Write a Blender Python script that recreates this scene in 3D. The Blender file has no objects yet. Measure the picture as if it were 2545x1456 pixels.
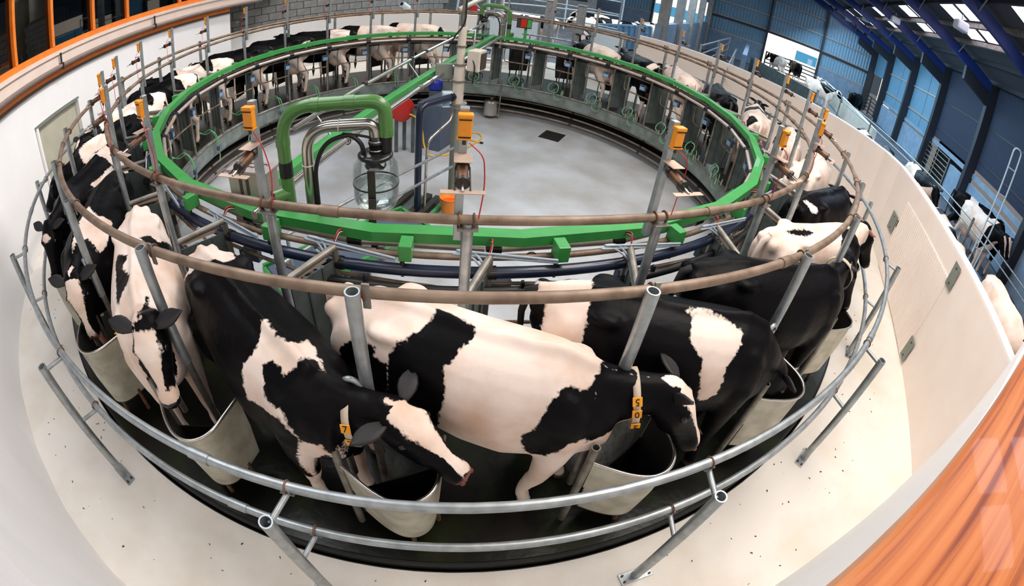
import bpy, bmesh, math, random
import numpy as np
from mathutils import Vector, Matrix
random.seed(7)
PI = math.pi
SC = bpy.context.scene
COL = SC.collection
def R(d): return math.radians(d)

# ------------------------------------------------------------------ camera, light, exposure
cd = bpy.data.cameras.new('camera')
cam = bpy.data.objects.new('camera', cd); COL.objects.link(cam)
cd.type = 'PANO'                                   # the photograph was taken with a fisheye lens
cd.panorama_type = 'FISHEYE_EQUISOLID'
cd.fisheye_lens = 16.627; cd.fisheye_fov = PI
cd.sensor_fit = 'HORIZONTAL'; cd.sensor_width = 36.0; cd.sensor_height = 36.0*1456/2545
cd.shift_x = -0.00083; cd.shift_y = -0.0723
cd.clip_start = 0.01; cd.clip_end = 200
cr = Vector((0.99036485, -0.08851183, 0.10650412)); cu = Vector((-0.03707489, 0.57153732, 0.8197381)); cf = Vector((0.1334276, 0.81578842, -0.5627489))
CAM = Vector((0, -7.037, 3.079))
m = Matrix((cr, cu, -cf)).transposed().to_4x4(); m.translation = CAM
cam.matrix_world = m
SC.camera = cam

wd = bpy.data.worlds.new('world'); SC.world = wd; wd.use_nodes = True
bg = wd.node_tree.nodes['Background']; bg.inputs[0].default_value = (0.62, 0.78, 1.0, 1); bg.inputs[1].default_value = 0.10

def area(name, loc, sx, sy, power, col, aim=None, spread=180):
    l = bpy.data.lights.new(name, 'AREA'); l.shape = 'RECTANGLE'; l.size = sx; l.size_y = sy
    l.energy = power; l.color = col; l.spread = R(spread)
    o = bpy.data.objects.new(name, l); COL.objects.link(o); o.location = loc
    if aim is not None:
        o.rotation_euler = (Vector(aim)-Vector(loc)).to_track_quat('-Z', 'Y').to_euler()
    return o
WARM = (1.0, 0.93, 0.86); COOL = (0.48, 0.78, 1.0)
area('added_hall_light', (-3.0, -2.0, 6.2), 3.0, 7.0, 330, (0.95, 0.96, 1.0))  # unseen area lamps added above the open hall to light the carousel
area('added_hall_light', (3.2, -3.2, 6.2), 3.0, 7.0, 620, WARM)
area('added_hall_light', (0.0, 5.0, 6.2), 9.0, 2.5, 110, WARM)
area('added_hall_light', (0.5, -9.6, 5.6), 8.0, 1.6, 130, WARM, (0.3, -4.5, 0))  # added fill from behind the camera
SUN = bpy.data.lights.new('sun', 'SUN'); SUN.energy = 2.0; SUN.angle = R(5); SUN.color = (1.0, 0.95, 0.88)
so = bpy.data.objects.new('sun', SUN); COL.objects.link(so)
so.rotation_euler = Vector((-0.62, -0.28, -0.80)).to_track_quat('-Z', 'Y').to_euler()
vs = SC.view_settings
SC.display_settings.display_device = 'sRGB'
vs.view_transform = 'Standard'; vs.look = 'None'; vs.exposure = 0.0; vs.gamma = 1.0; vs.use_curve_mapping = False

# ------------------------------------------------------------------ materials
def lin(c):
    return tuple(((x/255)/12.92 if x/255 <= 0.04045 else ((x/255+0.055)/1.055)**2.4) for x in c)
MATS = {}
def mat(name, rgb, rough=0.5, metal=0.0, noise=0.0, nscale=8.0, bump=0.0, bscale=40.0, spec=0.5, coat=0.0, rgb2=None, stretch=None, emit=0.0, alpha=1.0, trans=0.0, detail=4.0, contrast=(0.35, 0.65)):
    """Principled material; noise mixes towards rgb2 (or a darker tone) through a noise texture in object space."""
    mt = bpy.data.materials.new(name); mt.use_nodes = True
    nt = mt.node_tree; b = nt.nodes['Principled BSDF']
    c = (*lin(rgb), 1)
    b.inputs['Base Color'].default_value = c
    b.inputs['Roughness'].default_value = rough; b.inputs['Metallic'].default_value = metal
    b.inputs['Specular IOR Level'].default_value = spec
    b.inputs['Coat Weight'].default_value = coat
    if trans: b.inputs['Transmission Weight'].default_value = trans; b.inputs['IOR'].default_value = 1.35
    if alpha < 1: b.inputs['Alpha'].default_value = alpha
    if emit: b.inputs['Emission Color'].default_value = c; b.inputs['Emission Strength'].default_value = emit
    tc = None
    if noise or bump:
        tc = nt.nodes.new('ShaderNodeTexCoord'); src = tc.outputs['Object']
        if stretch:
            mp = nt.nodes.new('ShaderNodeMapping'); mp.inputs['Scale'].default_value = stretch
            nt.links.new(src, mp.inputs[0]); src = mp.outputs[0]
    if noise:
        n = nt.nodes.new('ShaderNodeTexNoise'); n.inputs['Scale'].default_value = nscale; n.inputs['Detail'].default_value = detail
        nt.links.new(src, n.inputs['Vector'])
        r = nt.nodes.new('ShaderNodeMapRange'); r.inputs[1].default_value = contrast[0]; r.inputs[2].default_value = contrast[1]; r.inputs[3].default_value = 0; r.inputs[4].default_value = noise
        nt.links.new(n.outputs['Fac'], r.inputs[0])
        mx = nt.nodes.new('ShaderNodeMix'); mx.data_type = 'RGBA'
        mx.inputs[6].default_value = c
        mx.inputs[7].default_value = (*lin(rgb2 if rgb2 else tuple(x*0.55 for x in rgb)), 1)
        nt.links.new(r.outputs[0], mx.inputs[0]); nt.links.new(mx.outputs[2], b.inputs['Base Color'])
    if bump:
        n2 = nt.nodes.new('ShaderNodeTexNoise'); n2.inputs['Scale'].default_value = bscale; n2.inputs['Detail'].default_value = 3
        nt.links.new(src, n2.inputs['Vector'])
        bp = nt.nodes.new('ShaderNodeBump'); bp.inputs['Strength'].default_value = bump; bp.inputs['Distance'].default_value = 0.02
        nt.links.new(n2.outputs['Fac'], bp.inputs['Height']); nt.links.new(bp.outputs[0], b.inputs['Normal'])
    MATS[name] = mt
    return mt
mat('galv', (176, 182, 184), 0.42, 0.75, 0.5, 14, rgb2=(120, 126, 128))
mat('galv_old', (150, 146, 138), 0.5, 0.6, 0.7, 10, rgb2=(98, 90, 80))
mat('rail_brown', (150, 130, 112), 0.5, 0.3, 0.85, 9, rgb2=(96, 74, 58), contrast=(0.3, 0.7))
mat('steel', (205, 200, 192), 0.22, 0.95, 0.25, 6, rgb2=(160, 150, 140))
mat('milk_pipe', (206, 190, 176), 0.34, 0.55, 0.3, 9, rgb2=(150, 130, 116))
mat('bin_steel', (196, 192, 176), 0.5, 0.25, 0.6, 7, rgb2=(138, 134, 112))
mat('bin_shade_dirt', (40, 38, 34), 0.7, 0.1, 0.6, 6, rgb2=(14, 13, 12))  # feed dirt, with the shade inside the tub put into the same dark colour
mat('dark_hole', (10, 10, 10), 0.9)
mat('green_paint', (62, 150, 74), 0.35, 0.0, 0.35, 7, rgb2=(48, 122, 62), coat=0.2)
mat('green_pvc', (78, 124, 62), 0.3, 0.0, 0.2, 5, rgb2=(62, 104, 50), coat=0.3)
mat('green_hose', (104, 168, 118), 0.3, 0.0, spec=0.6)
mat('black_rubber', (18, 18, 20), 0.45)
mat('black_plastic', (22, 23, 26), 0.28, coat=0.2)
mat('navy_pvc', (26, 36, 58), 0.32, 0.0, 0.2, 5, rgb2=(20, 28, 46), coat=0.2)
mat('clear_hose', (150, 164, 176), 0.3)
mat('orange_box', (238, 150, 28), 0.4, 0.0, 0.25, 20, rgb2=(214, 120, 16))
mat('orange_plastic', (240, 140, 40), 0.35)
mat('orange_deep', (228, 92, 20), 0.4)
mat('dark_steel', (70, 66, 62), 0.45, 0.6, 0.4, 12, rgb2=(40, 36, 34))
mat('plate_tan', (190, 166, 148), 0.5, 0.3, 0.4, 14, rgb2=(150, 126, 108))
mat('rust_steel', (132, 96, 72), 0.5, 0.5, 0.6, 12, rgb2=(72, 50, 38))
mat('wire_red', (190, 40, 40), 0.45); mat('wire_white', (215, 210, 205), 0.5); mat('wire_yellow', (230, 170, 60), 0.45); mat('wire_black', (20, 18, 18), 0.5); mat('wire_brown', (110, 50, 40), 0.5)
mat('cream_floor', (232, 226, 216), 0.5, 0.0, 0.55, 1.6, 0.15, 90, rgb2=(206, 190, 166), contrast=(0.45, 0.75))
mat('white_wall', (238, 236, 236), 0.55, 0.0, 0.15, 2.0, 0.06, 60, rgb2=(222, 216, 212))
mat('pink_wall', (236, 222, 212), 0.5, 0.0, 0.25, 2.2, 0.08, 60, rgb2=(216, 198, 184))
mat('wall_cap', (238, 228, 222), 0.5)
mat('deck', (13, 14, 10), 0.3, 0.0, 0.9, 2.6, 0.12, 14, spec=0.3, rgb2=(36, 44, 14), contrast=(0.5, 0.72))
mat('deck_dark', (20, 20, 18), 0.7)
mat('fascia', (142, 152, 148), 0.45, 0.4, 0.6, 5, rgb2=(96, 102, 98))
mat('pit_floor', (192, 196, 202), 0.3, 0.0, 0.7, 1.3, 0.25, 60, rgb2=(158, 156, 152))
mat('pit_wall', (30, 28, 28), 0.8)
mat('pit_pipe', (150, 134, 122), 0.5, 0.3, 0.5, 8, rgb2=(90, 76, 68))
mat('grate', (52, 54, 56), 0.5, 0.5)
mat('sheet_grey', (100, 110, 108), 0.5, 0.4, 0.6, 6, rgb2=(66, 72, 66))
mat('keypad', (70, 84, 104), 0.4); mat('keypad_face', (128, 160, 190), 0.35)
mat('cab_grey', (168, 156, 150), 0.42, 0.35, 0.2, 8, rgb2=(146, 134, 128))
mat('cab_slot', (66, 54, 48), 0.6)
mat('desk_blue', (86, 98, 118), 0.5, 0.1, 0.4, 5, rgb2=(66, 76, 92))
mat('red_paint', (200, 40, 34), 0.4); mat('blue_plastic', (36, 52, 160), 0.35)
mat('hose_yellow', (232, 180, 50), 0.4)
mat('wood_orange', (232, 126, 34), 0.45, 0.0, 0.5, 6, rgb2=(206, 98, 22), coat=0.2)
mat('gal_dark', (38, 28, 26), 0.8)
mat('chair_white', (214, 214, 208), 0.4)
mat('ledge_pink', (226, 206, 194), 0.6, 0.0, 0.3, 4, rgb2=(206, 184, 170))
mat('pipe_grey', (136, 122, 116), 0.5, 0.2, 0.3, 6, rgb2=(106, 92, 86))
mat('block_grey', (150, 150, 148), 0.85, 0.0, 0.6, 5, 0.4, 40, rgb2=(118, 118, 116))
mat('mortar', (96, 94, 92), 0.9)
mat('hatch_grey', (182, 178, 160), 0.55, 0.0, 0.4, 3, rgb2=(150, 150, 132))
mat('plate_grey', (128, 134, 124), 0.5, 0.2, 0.3, 8, rgb2=(108, 114, 104))
mat('shed_sheet', (122, 156, 178), 0.55, 0.1, 0.3, 3, rgb2=(100, 136, 160))
mat('shed_side', (96, 136, 160), 0.6, 0.0, 0.3, 3, rgb2=(80, 118, 146))
mat('shed_dark', (28, 38, 62), 0.7, 0.0, 0.3, 8, rgb2=(20, 28, 48))
mat('shed_conc', (128, 148, 168), 0.8, 0.0, 0.5, 3, rgb2=(96, 116, 140))
mat('shed_floor', (104, 104, 110), 0.55, 0.0, 0.6, 1.5, rgb2=(74, 74, 80))
mat('steel_blue', (26, 50, 118), 0.5, 0.0, 0.2, 4, rgb2=(18, 36, 90))
mat('steel_dark', (36, 38, 46), 0.6)
mat('roof_under', (70, 72, 78), 0.8)
mat('gate_blue', (112, 148, 172), 0.5, 0.1, 0.3, 5, rgb2=(88, 122, 148))
mat('gate_white', (206, 222, 232), 0.5, 0.0, 0.2, 5, rgb2=(182, 202, 216))
mat('silo', (206, 200, 178), 0.5, 0.1, 0.3, 3, rgb2=(180, 172, 150))
mat('lamp_white', (222, 226, 232), 0.4)
mat('concrete_beige', (206, 194, 180), 0.7, 0.0, 0.4, 3, rgb2=(176, 164, 150))
def emis(name, rgb, s):
    mt = bpy.data.materials.new(name); mt.use_nodes = True; nt = mt.node_tree; nt.nodes.clear()
    e = nt.nodes.new('ShaderNodeEmission'); e.inputs[0].default_value = (*lin(rgb), 1); e.inputs[1].default_value = s
    o = nt.nodes.new('ShaderNodeOutputMaterial'); nt.links.new(e.outputs[0], o.inputs[0]); MATS[name] = mt
emis('sky_pane', (244, 234, 252), 2.6); emis('daylight', (255, 250, 232), 1.5); emis('screen_red', (190, 50, 30), 0.8); emis('blue_daylit_glow', (90, 170, 214), 0.9); emis('lamp_yellow', (255, 225, 150), 1.6)  # the blue one glows to put daylight into the banner and hoarding colour
def glass(name, rgb, rough=0.03, mixf=0.12):
    mt = bpy.data.materials.new(name); mt.use_nodes = True; nt = mt.node_tree; nt.nodes.clear()
    t = nt.nodes.new('ShaderNodeBsdfTransparent'); t.inputs[0].default_value = (*lin(rgb), 1)
    g = nt.nodes.new('ShaderNodeBsdfGlossy'); g.inputs['Roughness'].default_value = rough
    f = nt.nodes.new('ShaderNodeFresnel'); f.inputs[0].default_value = 1.4
    a = nt.nodes.new('ShaderNodeMath'); a.operation = 'ADD'; a.operation = 'MULTIPLY_ADD'; a.inputs[1].default_value = 0.55; a.inputs[2].default_value = mixf; nt.links.new(f.outputs[0], a.inputs[0])
    x = nt.nodes.new('ShaderNodeMixShader'); nt.links.new(a.outputs[0], x.inputs[0]); nt.links.new(t.outputs[0], x.inputs[1]); nt.links.new(g.outputs[0], x.inputs[2])
    o = nt.nodes.new('ShaderNodeOutputMaterial'); nt.links.new(x.outputs[0], o.inputs[0]); MATS[name] = mt
glass('jar_glass', (250, 253, 252), 0.03, 0.03); glass('pane_glass', (150, 138, 130), 0.02, 0.05); glass('milk_water', (243, 247, 246), 0.05, 0.02)

def wood_mat():
    """planed softwood: warm bands along the board (object x = along the grain)"""
    mt = bpy.data.materials.new('sill_wood'); mt.use_nodes = True; nt = mt.node_tree; b = nt.nodes['Principled BSDF']
    tc = nt.nodes.new('ShaderNodeUVMap'); tc.uv_map = 'grain'
    mp = nt.nodes.new('ShaderNodeMapping'); mp.inputs['Scale'].default_value = (0.7, 34.0, 1)
    nt.links.new(tc.outputs[0], mp.inputs[0])
    n = nt.nodes.new('ShaderNodeTexNoise'); n.inputs['Scale'].default_value = 1.3; n.inputs['Detail'].default_value = 5; n.inputs['Distortion'].default_value = 0.4
    nt.links.new(mp.outputs[0], n.inputs['Vector'])
    cr_ = nt.nodes.new('ShaderNodeValToRGB'); e = cr_.color_ramp.elements
    e[0].position = 0.34; e[0].color = (*lin((128, 52, 16)), 1); e[1].position = 0.6; e[1].color = (*lin((206, 124, 66)), 1)
    q = cr_.color_ramp.elements.new(0.45); q.color = (*lin((190, 104, 46)), 1)
    nt.links.new(n.outputs['Fac'], cr_.inputs[0]); nt.links.new(cr_.outputs[0], b.inputs['Base Color'])
    b.inputs['Roughness'].default_value = 0.42; b.inputs['Coat Weight'].default_value = 0.15
    MATS['sill_wood'] = mt
wood_mat()
M = MATS

# ------------------------------------------------------------------ mesh helpers
class MB:
    """collects simple solids and links them as one mesh object"""
    def __init__(s): s.v = []; s.f = []; s.sm = []
    def add(s, vs, fs, smooth=False):
        o = len(s.v); s.v += [tuple(p) for p in vs]; s.f += [tuple(i+o for i in f) for f in fs]; s.sm += [smooth]*len(fs); return s
    def box(s, c, sz, rz=0.0, mtx=None, taper=1.0):
        x, y, z = sz[0]/2, sz[1]/2, sz[2]/2; t = taper
        p = [Vector(q) for q in ((-x,-y,-z),(x,-y,-z),(x,y,-z),(-x,y,-z),(-x*t,-y*t,z),(x*t,-y*t,z),(x*t,y*t,z),(-x*t,y*t,z))]
        r = mtx if mtx is not None else Matrix.Rotation(rz, 3, 'Z')
        p = [r @ q + Vector(c) for q in p]
        return s.add(p, [(0,3,2,1),(4,5,6,7),(0,1,5,4),(1,2,6,5),(2,3,7,6),(3,0,4,7)])
    def bevbox(s, c, sz, b=0.006, rz=0.0, mtx=None):
        bm = bmesh.new(); bmesh.ops.create_cube(bm, size=1.0)
        for v in bm.verts: v.co = Vector((v.co.x*sz[0], v.co.y*sz[1], v.co.z*sz[2]))
        bmesh.ops.bevel(bm, geom=bm.edges[:], offset=b, segments=2, affect='EDGES', profile=0.5)
        r = mtx if mtx is not None else Matrix.Rotation(rz, 3, 'Z')
        bm.verts.index_update()
        vs_ = [r @ v.co + Vector(c) for v in bm.verts]; fs_ = [[v.index for v in f.verts] for f in bm.faces]; bm.free()
        return s.add(vs_, fs_)
    def tube(s, pts, r, n=10, closed=False, cap=True, rs=None, hollow=False, smooth=True):
        pts = [Vector(p) for p in pts]; N = len(pts); rings = []
        up = None; vs_ = []; fs_ = []
        for i, p in enumerate(pts):
            if closed: t = pts[(i+1) % N]-pts[i-1]
            else: t = pts[min(i+1, N-1)]-pts[max(i-1, 0)]
            t = t.normalized()
            if up is None:
                a = Vector((0,0,1)) if abs(t.z) < 0.9 else Vector((1,0,0)); up = (a-t*a.dot(t)).normalized()
            else:
                up = up-t*up.dot(t)
                up = up.normalized() if up.length > 1e-6 else t.orthogonal().normalized()
            w = t.cross(up); rr = rs[i] if rs else r
            # keep the section across mitred bends
            for k in range(n):
                a = 2*PI*k/n; vs_.append(p+(up*math.cos(a)+w*math.sin(a))*rr)
        m_ = N if closed else N-1
        for i in range(m_):
            j = (i+1) % N
            for k in range(n): fs_.append((i*n+k, i*n+(k+1) % n, j*n+(k+1) % n, j*n+k))
        o = len(s.v); s.add(vs_, fs_, smooth)
        if not closed and cap:
            for i, sg in ((0, -1), (N-1, 1)):
                base = vs_[i*n:(i+1)*n]; t = (pts[min(i+1,N-1)]-pts[max(i-1,0)]).normalized(); c = pts[i]
                if hollow:          # open pipe end: a wall and a recessed floor
                    ring = [c+(q-c)*0.78 for q in base]; deep = [q-t*sg*0.09 for q in ring]
                    vv = base+ring+deep; ff = []
                    for k in range(n):
                        k2 = (k+1) % n
                        a, b_ = (k, k2) if sg > 0 else (k2, k)
                        ff += [(a, b_, n+b_, n+a), (n+a, n+b_, 2*n+b_, 2*n+a)]
                    ff.append(tuple(range(2*n, 3*n)) if sg > 0 else tuple(reversed(range(2*n, 3*n))))
                    s.add(vv, ff)
                else:
                    s.add(base, [tuple(range(n)) if sg > 0 else tuple(reversed(range(n)))])
        return s
    def lathe(s, prof, c=(0,0,0), n=24, closed=False, mtx=None):
        vs_ = []; fs_ = []; m_ = len(prof); c = Vector(c)
        for i in range(n):
            a = 2*PI*i/n
            for r, z in prof:
                q = Vector((r*math.cos(a), r*math.sin(a), z))
                if mtx is not None: q = mtx @ q
                vs_.append(q+c)
        for i in range(n):
            j = (i+1) % n
            for k in range(m_-1 if not closed else m_):
                k2 = (k+1) % m_
                fs_.append((i*m_+k, j*m_+k, j*m_+k2, i*m_+k2))
        return s.add(vs_, fs_, True)
    def ring(s, R0, R1, z0, z1, a0=0.0, a1=360.0, n=120, cx=0, cy=0):
        """annular sector (rectangular section) about the z axis, angles in degrees"""
        full = abs(a1-a0) >= 359.99; k = n if full else n+1
        vs_ = []; fs_ = []
        for i in range(k):
            a = R(a0+(a1-a0)*i/n); c, d = math.cos(a), math.sin(a)
            for r, z in ((R0, z0), (R1, z0), (R1, z1), (R0, z1)): vs_.append((cx+r*c, cy+r*d, z))
        for i in range(n):
            j = (i+1) % k
            for q in range(4):
                q2 = (q+1) % 4; fs_.append((i*4+q, j*4+q, j*4+q2, i*4+q2))
        if not full: fs_ += [(0, 1, 2, 3), ((k-1)*4+3, (k-1)*4+2, (k-1)*4+1, (k-1)*4)]
        s.add(vs_, fs_)
        return s
    def prism(s, poly, h, mtx=None):
        """poly in the xy plane extruded along z by h, then moved by a 4x4 matrix"""
        n = len(poly); p = [Vector((x, y, 0)) for x, y in poly]+[Vector((x, y, h)) for x, y in poly]
        if mtx is not None: p = [mtx @ q for q in p]
        return s.add(p, [tuple(reversed(range(n))), tuple(range(n, 2*n))]+[(i, (i+1) % n, n+(i+1) % n, n+i) for i in range(n)])
    def strip(s, plan, z0, z1, th, closed=False):
        """a wall that follows a plan polyline; th > 0 thickens to the right of the direction"""
        P = [Vector((x, y)) for x, y in plan]; N = len(P); nr = []
        for i in range(N):
            t = (P[min(i+1, N-1)]-P[max(i-1, 0)]).normalized(); nr.append(Vector((t.y, -t.x)))
        vs_ = []
        za = z0 if isinstance(z0, (list, tuple)) else [z0]*N; zb = z1 if isinstance(z1, (list, tuple)) else [z1]*N
        for i in range(N):
            q = P[i]+nr[i]*th
            vs_ += [(P[i].x, P[i].y, za[i]), (q.x, q.y, za[i]), (q.x, q.y, zb[i]), (P[i].x, P[i].y, zb[i])]
        fs_ = []
        for i in range(N-1):
            for q in range(4):
                q2 = (q+1) % 4; fs_.append((i*4+q, (i+1)*4+q, (i+1)*4+q2, i*4+q2))
        fs_ += [(3, 2, 1, 0), ((N-1)*4, (N-1)*4+1, (N-1)*4+2, (N-1)*4+3)]
        return s.add(vs_, fs_)
    def mesh(s, name):
        me = bpy.data.meshes.new(name); me.from_pydata([tuple(v) for v in s.v], [], s.f)
        me.polygons.foreach_set('use_smooth', s.sm); me.validate(); 
        bm = bmesh.new(); bm.from_mesh(me); bmesh.ops.recalc_face_normals(bm, faces=bm.faces[:]); bm.to_mesh(me); bm.free()
        me.update(); return me
    def obj(s, name, material, parent=None):
        me = s.mesh(name); me.materials.append(M[material] if isinstance(material, str) else material)
        return link(name, me, parent)
def link(name, me, parent=None):
    o = bpy.data.objects.new(name, me); COL.objects.link(o)
    if parent is not None:
        o.parent = parent
        b = parent.get('_base')
        if b: o.location = (-b[0], -b[1], -b[2])
    return o
def tag(o, label=None, cat=None, group=None, kind=None):
    if label: o['label'] = label
    if cat: o['category'] = cat
    if group: o['group'] = group
    if kind: o['kind'] = kind
    return o
def thing(name, label, cat, base=(0, 0, 0), group=None, world=True):
    """an Empty at the base of a thing; parts built in world coordinates are shifted by -base when linked"""
    o = bpy.data.objects.new(name, None); o.empty_display_size = 0.1; COL.objects.link(o); o.location = base
    if world: o['_base'] = list(base)
    return tag(o, label, cat, group)
def copy_tree(o, parent=None):
    c = o.copy(); COL.objects.link(c)
    if parent is not None: c.parent = parent
    for ch in list(o.children): copy_tree(ch, c)
    return c
def struct(o, label=None):
    o['kind'] = 'structure'
    if label: o['label'] = label
    return o
def pol(r, a, z=0.0): return Vector((r*math.cos(R(a)), r*math.sin(R(a)), z))
def arc(r, a0, a1, z, n): return [pol(r, a0+(a1-a0)*i/n, z) for i in range(n+1)]
def fillet(pts, r, seg=5):
    """round the corners of a polyline"""
    P = [Vector(p) for p in pts]; out = [P[0]]
    for i in range(1, len(P)-1):
        a = (P[i-1]-P[i]); b = (P[i+1]-P[i]); la, lb = a.length, b.length; d = min(r, la*0.48, lb*0.48)
        p0 = P[i]+a.normalized()*d; p1 = P[i]+b.normalized()*d
        for k in range(seg+1):
            t = k/seg; out.append(p0*(1-t)**2+P[i]*2*t*(1-t)+p1*t*t)
    out.append(P[-1]); return out
ORD = ['nearest', 'first', 'second', 'third', 'fourth', 'fifth', 'sixth', 'seventh', 'eighth', 'ninth', 'tenth', 'eleventh', 'twelfth', 'thirteenth', 'fourteenth']
def place(k, noun):
    if k == 0: return 'the nearest of all, in the middle'
    return '%s to the %s of the nearest one' % (ORD[abs(k)], 'right' if k > 0 else 'left')

def pane_mat():
    """translucent roof pane: glows with the sky and lets sunlight through"""
    mt = MATS['sky_pane']; nt = mt.node_tree; e = nt.nodes['Emission']; o = [n for n in nt.nodes if n.type == 'OUTPUT_MATERIAL'][0]
    t = nt.nodes.new('ShaderNodeBsdfTransparent'); a = nt.nodes.new('ShaderNodeAddShader')
    nt.links.new(e.outputs[0], a.inputs[0]); nt.links.new(t.outputs[0], a.inputs[1]); nt.links.new(a.outputs[0], o.inputs[0])
pane_mat()
# ------------------------------------------------------------------ structure: floor, pit, walls, gallery
def ribbon(plan_in, plan_out, z):
    mb = MB(); n = len(plan_in); v = []; f = []
    for a, b in zip(plan_in, plan_out): v += [(a[0], a[1], z), (b[0], b[1], z)]
    for i in range(n-1): f.append((2*i, 2*i+1, 2*i+3, 2*i+2))
    return mb.add(v, f)
# hall floor: a slab ring round the carousel, thick enough to show a kerb edge
fl = MB(); fl.ring(6.19, 9.2, -0.35, 0.0, n=180); struct(fl.obj('floor', 'cream_floor'))
pit = MB(); pit.lathe([(0.001, -0.75), (6.4, -0.75)], n=96); struct(pit.obj('floor_pit', 'pit_floor'))
pw = MB(); pw.ring(5.6, 5.8, -0.75, -0.02, n=120); struct(pw.obj('wall_pit', 'pit_wall'))
kb = MB(); kb.ring(6.18, 6.2, -0.7, -0.005, n=180); struct(kb.obj('trim_1', 'deck_dark'))

# near wall (below the gallery sill we look over) running round into the left wall
near_plan = [(4.49, -6.32), (3.7, -6.46), (2.9, -6.6), (2.3, -6.72), (1.5, -6.87), (0.7, -7.03), (0.0, -7.12), (-0.8, -7.13), (-1.7, -7.0), (-2.5, -6.75), (-3.2, -6.42), (-3.9, -5.99)]
left_arc = [tuple(pol(7.15, a).xy) for a in np.linspace(-130, -214.5, 44)]
# the left wall has a rectangular hatch opening (theta -162.4 .. -174.9) filled by a grey shutter
wl = MB()
plan = near_plan+left_arc
wl.strip(near_plan+[p for p in left_arc if math.degrees(math.atan2(p[1], p[0])) > -163.4 and math.degrees(math.atan2(p[1], p[0])) < 0]+[tuple(pol(7.15, -162.4).xy)], 0.0, 2.2, -0.18)
wl.strip([tuple(pol(7.15, a).xy) for a in np.linspace(-162.4, -174.9, 8)], 1.65, 2.2, -0.18)
wl.strip([tuple(pol(7.15, a).xy) for a in np.linspace(-174.9, -214.3, 22)], 0.0, 2.2, -0.18)
struct(wl.obj('wall_left', 'white_wall'))
ht = thing('wall_hatch', 'grey green rectangular shutter set in the white curved wall at the left', 'shutter', tuple(pol(7.22, -168.6)))
h = MB(); h.strip([tuple(pol(7.2, a).xy) for a in np.linspace(-162.7, -174.6, 8)], 0.02, 1.6, -0.05); h.obj('panel', 'hatch_grey', ht)
h = MB(); h.strip([tuple(pol(7.13, a).xy) for a in np.linspace(-162.4, -174.9, 8)], 1.6, 1.66, -0.12); h.obj('head_rail', 'plate_grey', ht)
for a in (-162.7, -174.6):
    h = MB(); h.box(pol(7.16, a, 0.81), (0.12, 0.05, 1.62), R(a)); h.obj('jamb', 'white_wall', ht)
# orange board strip, dark lip, ledge and pipe below the gallery windows
def arcstrip(r, a0, a1, z0, z1, th, n=60): return MB().strip([tuple(pol(r, a).xy) for a in np.linspace(a0, a1, n)], z0, z1, -th)
struct(arcstrip(7.13, -138, -214.2, 2.235, 2.35, 0.05).obj('trim_2', 'wood_orange'))
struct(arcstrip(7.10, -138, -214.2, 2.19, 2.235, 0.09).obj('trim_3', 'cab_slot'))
ld = MB(); ld.ring(7.02, 7.5, 2.60, 2.66, 138.5, 222, 60); struct(ld.obj('trim_4', 'ledge_pink'))
ld = MB(); ld.ring(7.05, 7.5, 2.34, 2.60, 138.5, 222, 60); struct(ld.obj('trim_5', 'ledge_pink'))
gp = MB(); gp.tube(arc(7.0, 138.5, 222, 2.385, 60), 0.042, 10)
t = thing('gallery_pipe', 'brown grey pipe running along under the gallery ledge at the upper left', 'pipe', tuple(pol(7.06, 180, 2.4)))
gp.obj('pipe', 'pipe_grey', t)
for a in (-170.5, -195):
    b = MB(); b.tube([pol(7.0, a, 2.34), pol(7.0, a, 2.62)], 0.02, 8); b.box(pol(7.0, a, 2.385), (0.11, 0.035, 0.11), R(a)); b.obj('hanger', 'dark_steel', t)
# gallery front: bottom rail, mullions, panes, dark room behind
struct(arcstrip(7.20, -138, -222, 2.65, 2.765, 0.10, 50).obj('trim_6', 'wood_orange'))
mull = [-130.5, -141.5, -151.5, -161.0, -170.8, 178.8, 170.3, 157.5, 146.5]
mull = [a if a < 0 else a-360 for a in mull]
for i in range(len(mull)-1):
    wn = bpy.data.objects.new('window_%d' % (i+1), None); COL.objects.link(wn); wn.location = pol(7.25, (mull[i]+mull[i+1])/2, 2.75); wn['_base'] = list(wn.location); struct(wn)
    a = mull[i]; p = MB(); p.bevbox(pol(7.25, a, 3.75), (0.12, 0.085, 1.98), 0.008, R(a)); p.obj('mullion', 'wood_orange', wn)
    g = MB(); g.strip([tuple(pol(7.27, x).xy) for x in (mull[i], mull[i+1])], 2.765, 4.7, -0.006); g.obj('pane', 'pane_glass', wn)
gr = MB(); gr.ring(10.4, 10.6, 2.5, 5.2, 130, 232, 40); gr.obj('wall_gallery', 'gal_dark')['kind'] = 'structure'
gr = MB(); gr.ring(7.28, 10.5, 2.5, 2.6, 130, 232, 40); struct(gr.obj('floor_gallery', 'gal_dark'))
gr = MB(); gr.ring(7.2, 10.6, 4.7, 4.8, 130, 232, 40); struct(gr.obj('ceiling_gallery', 'gal_dark'))

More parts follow.
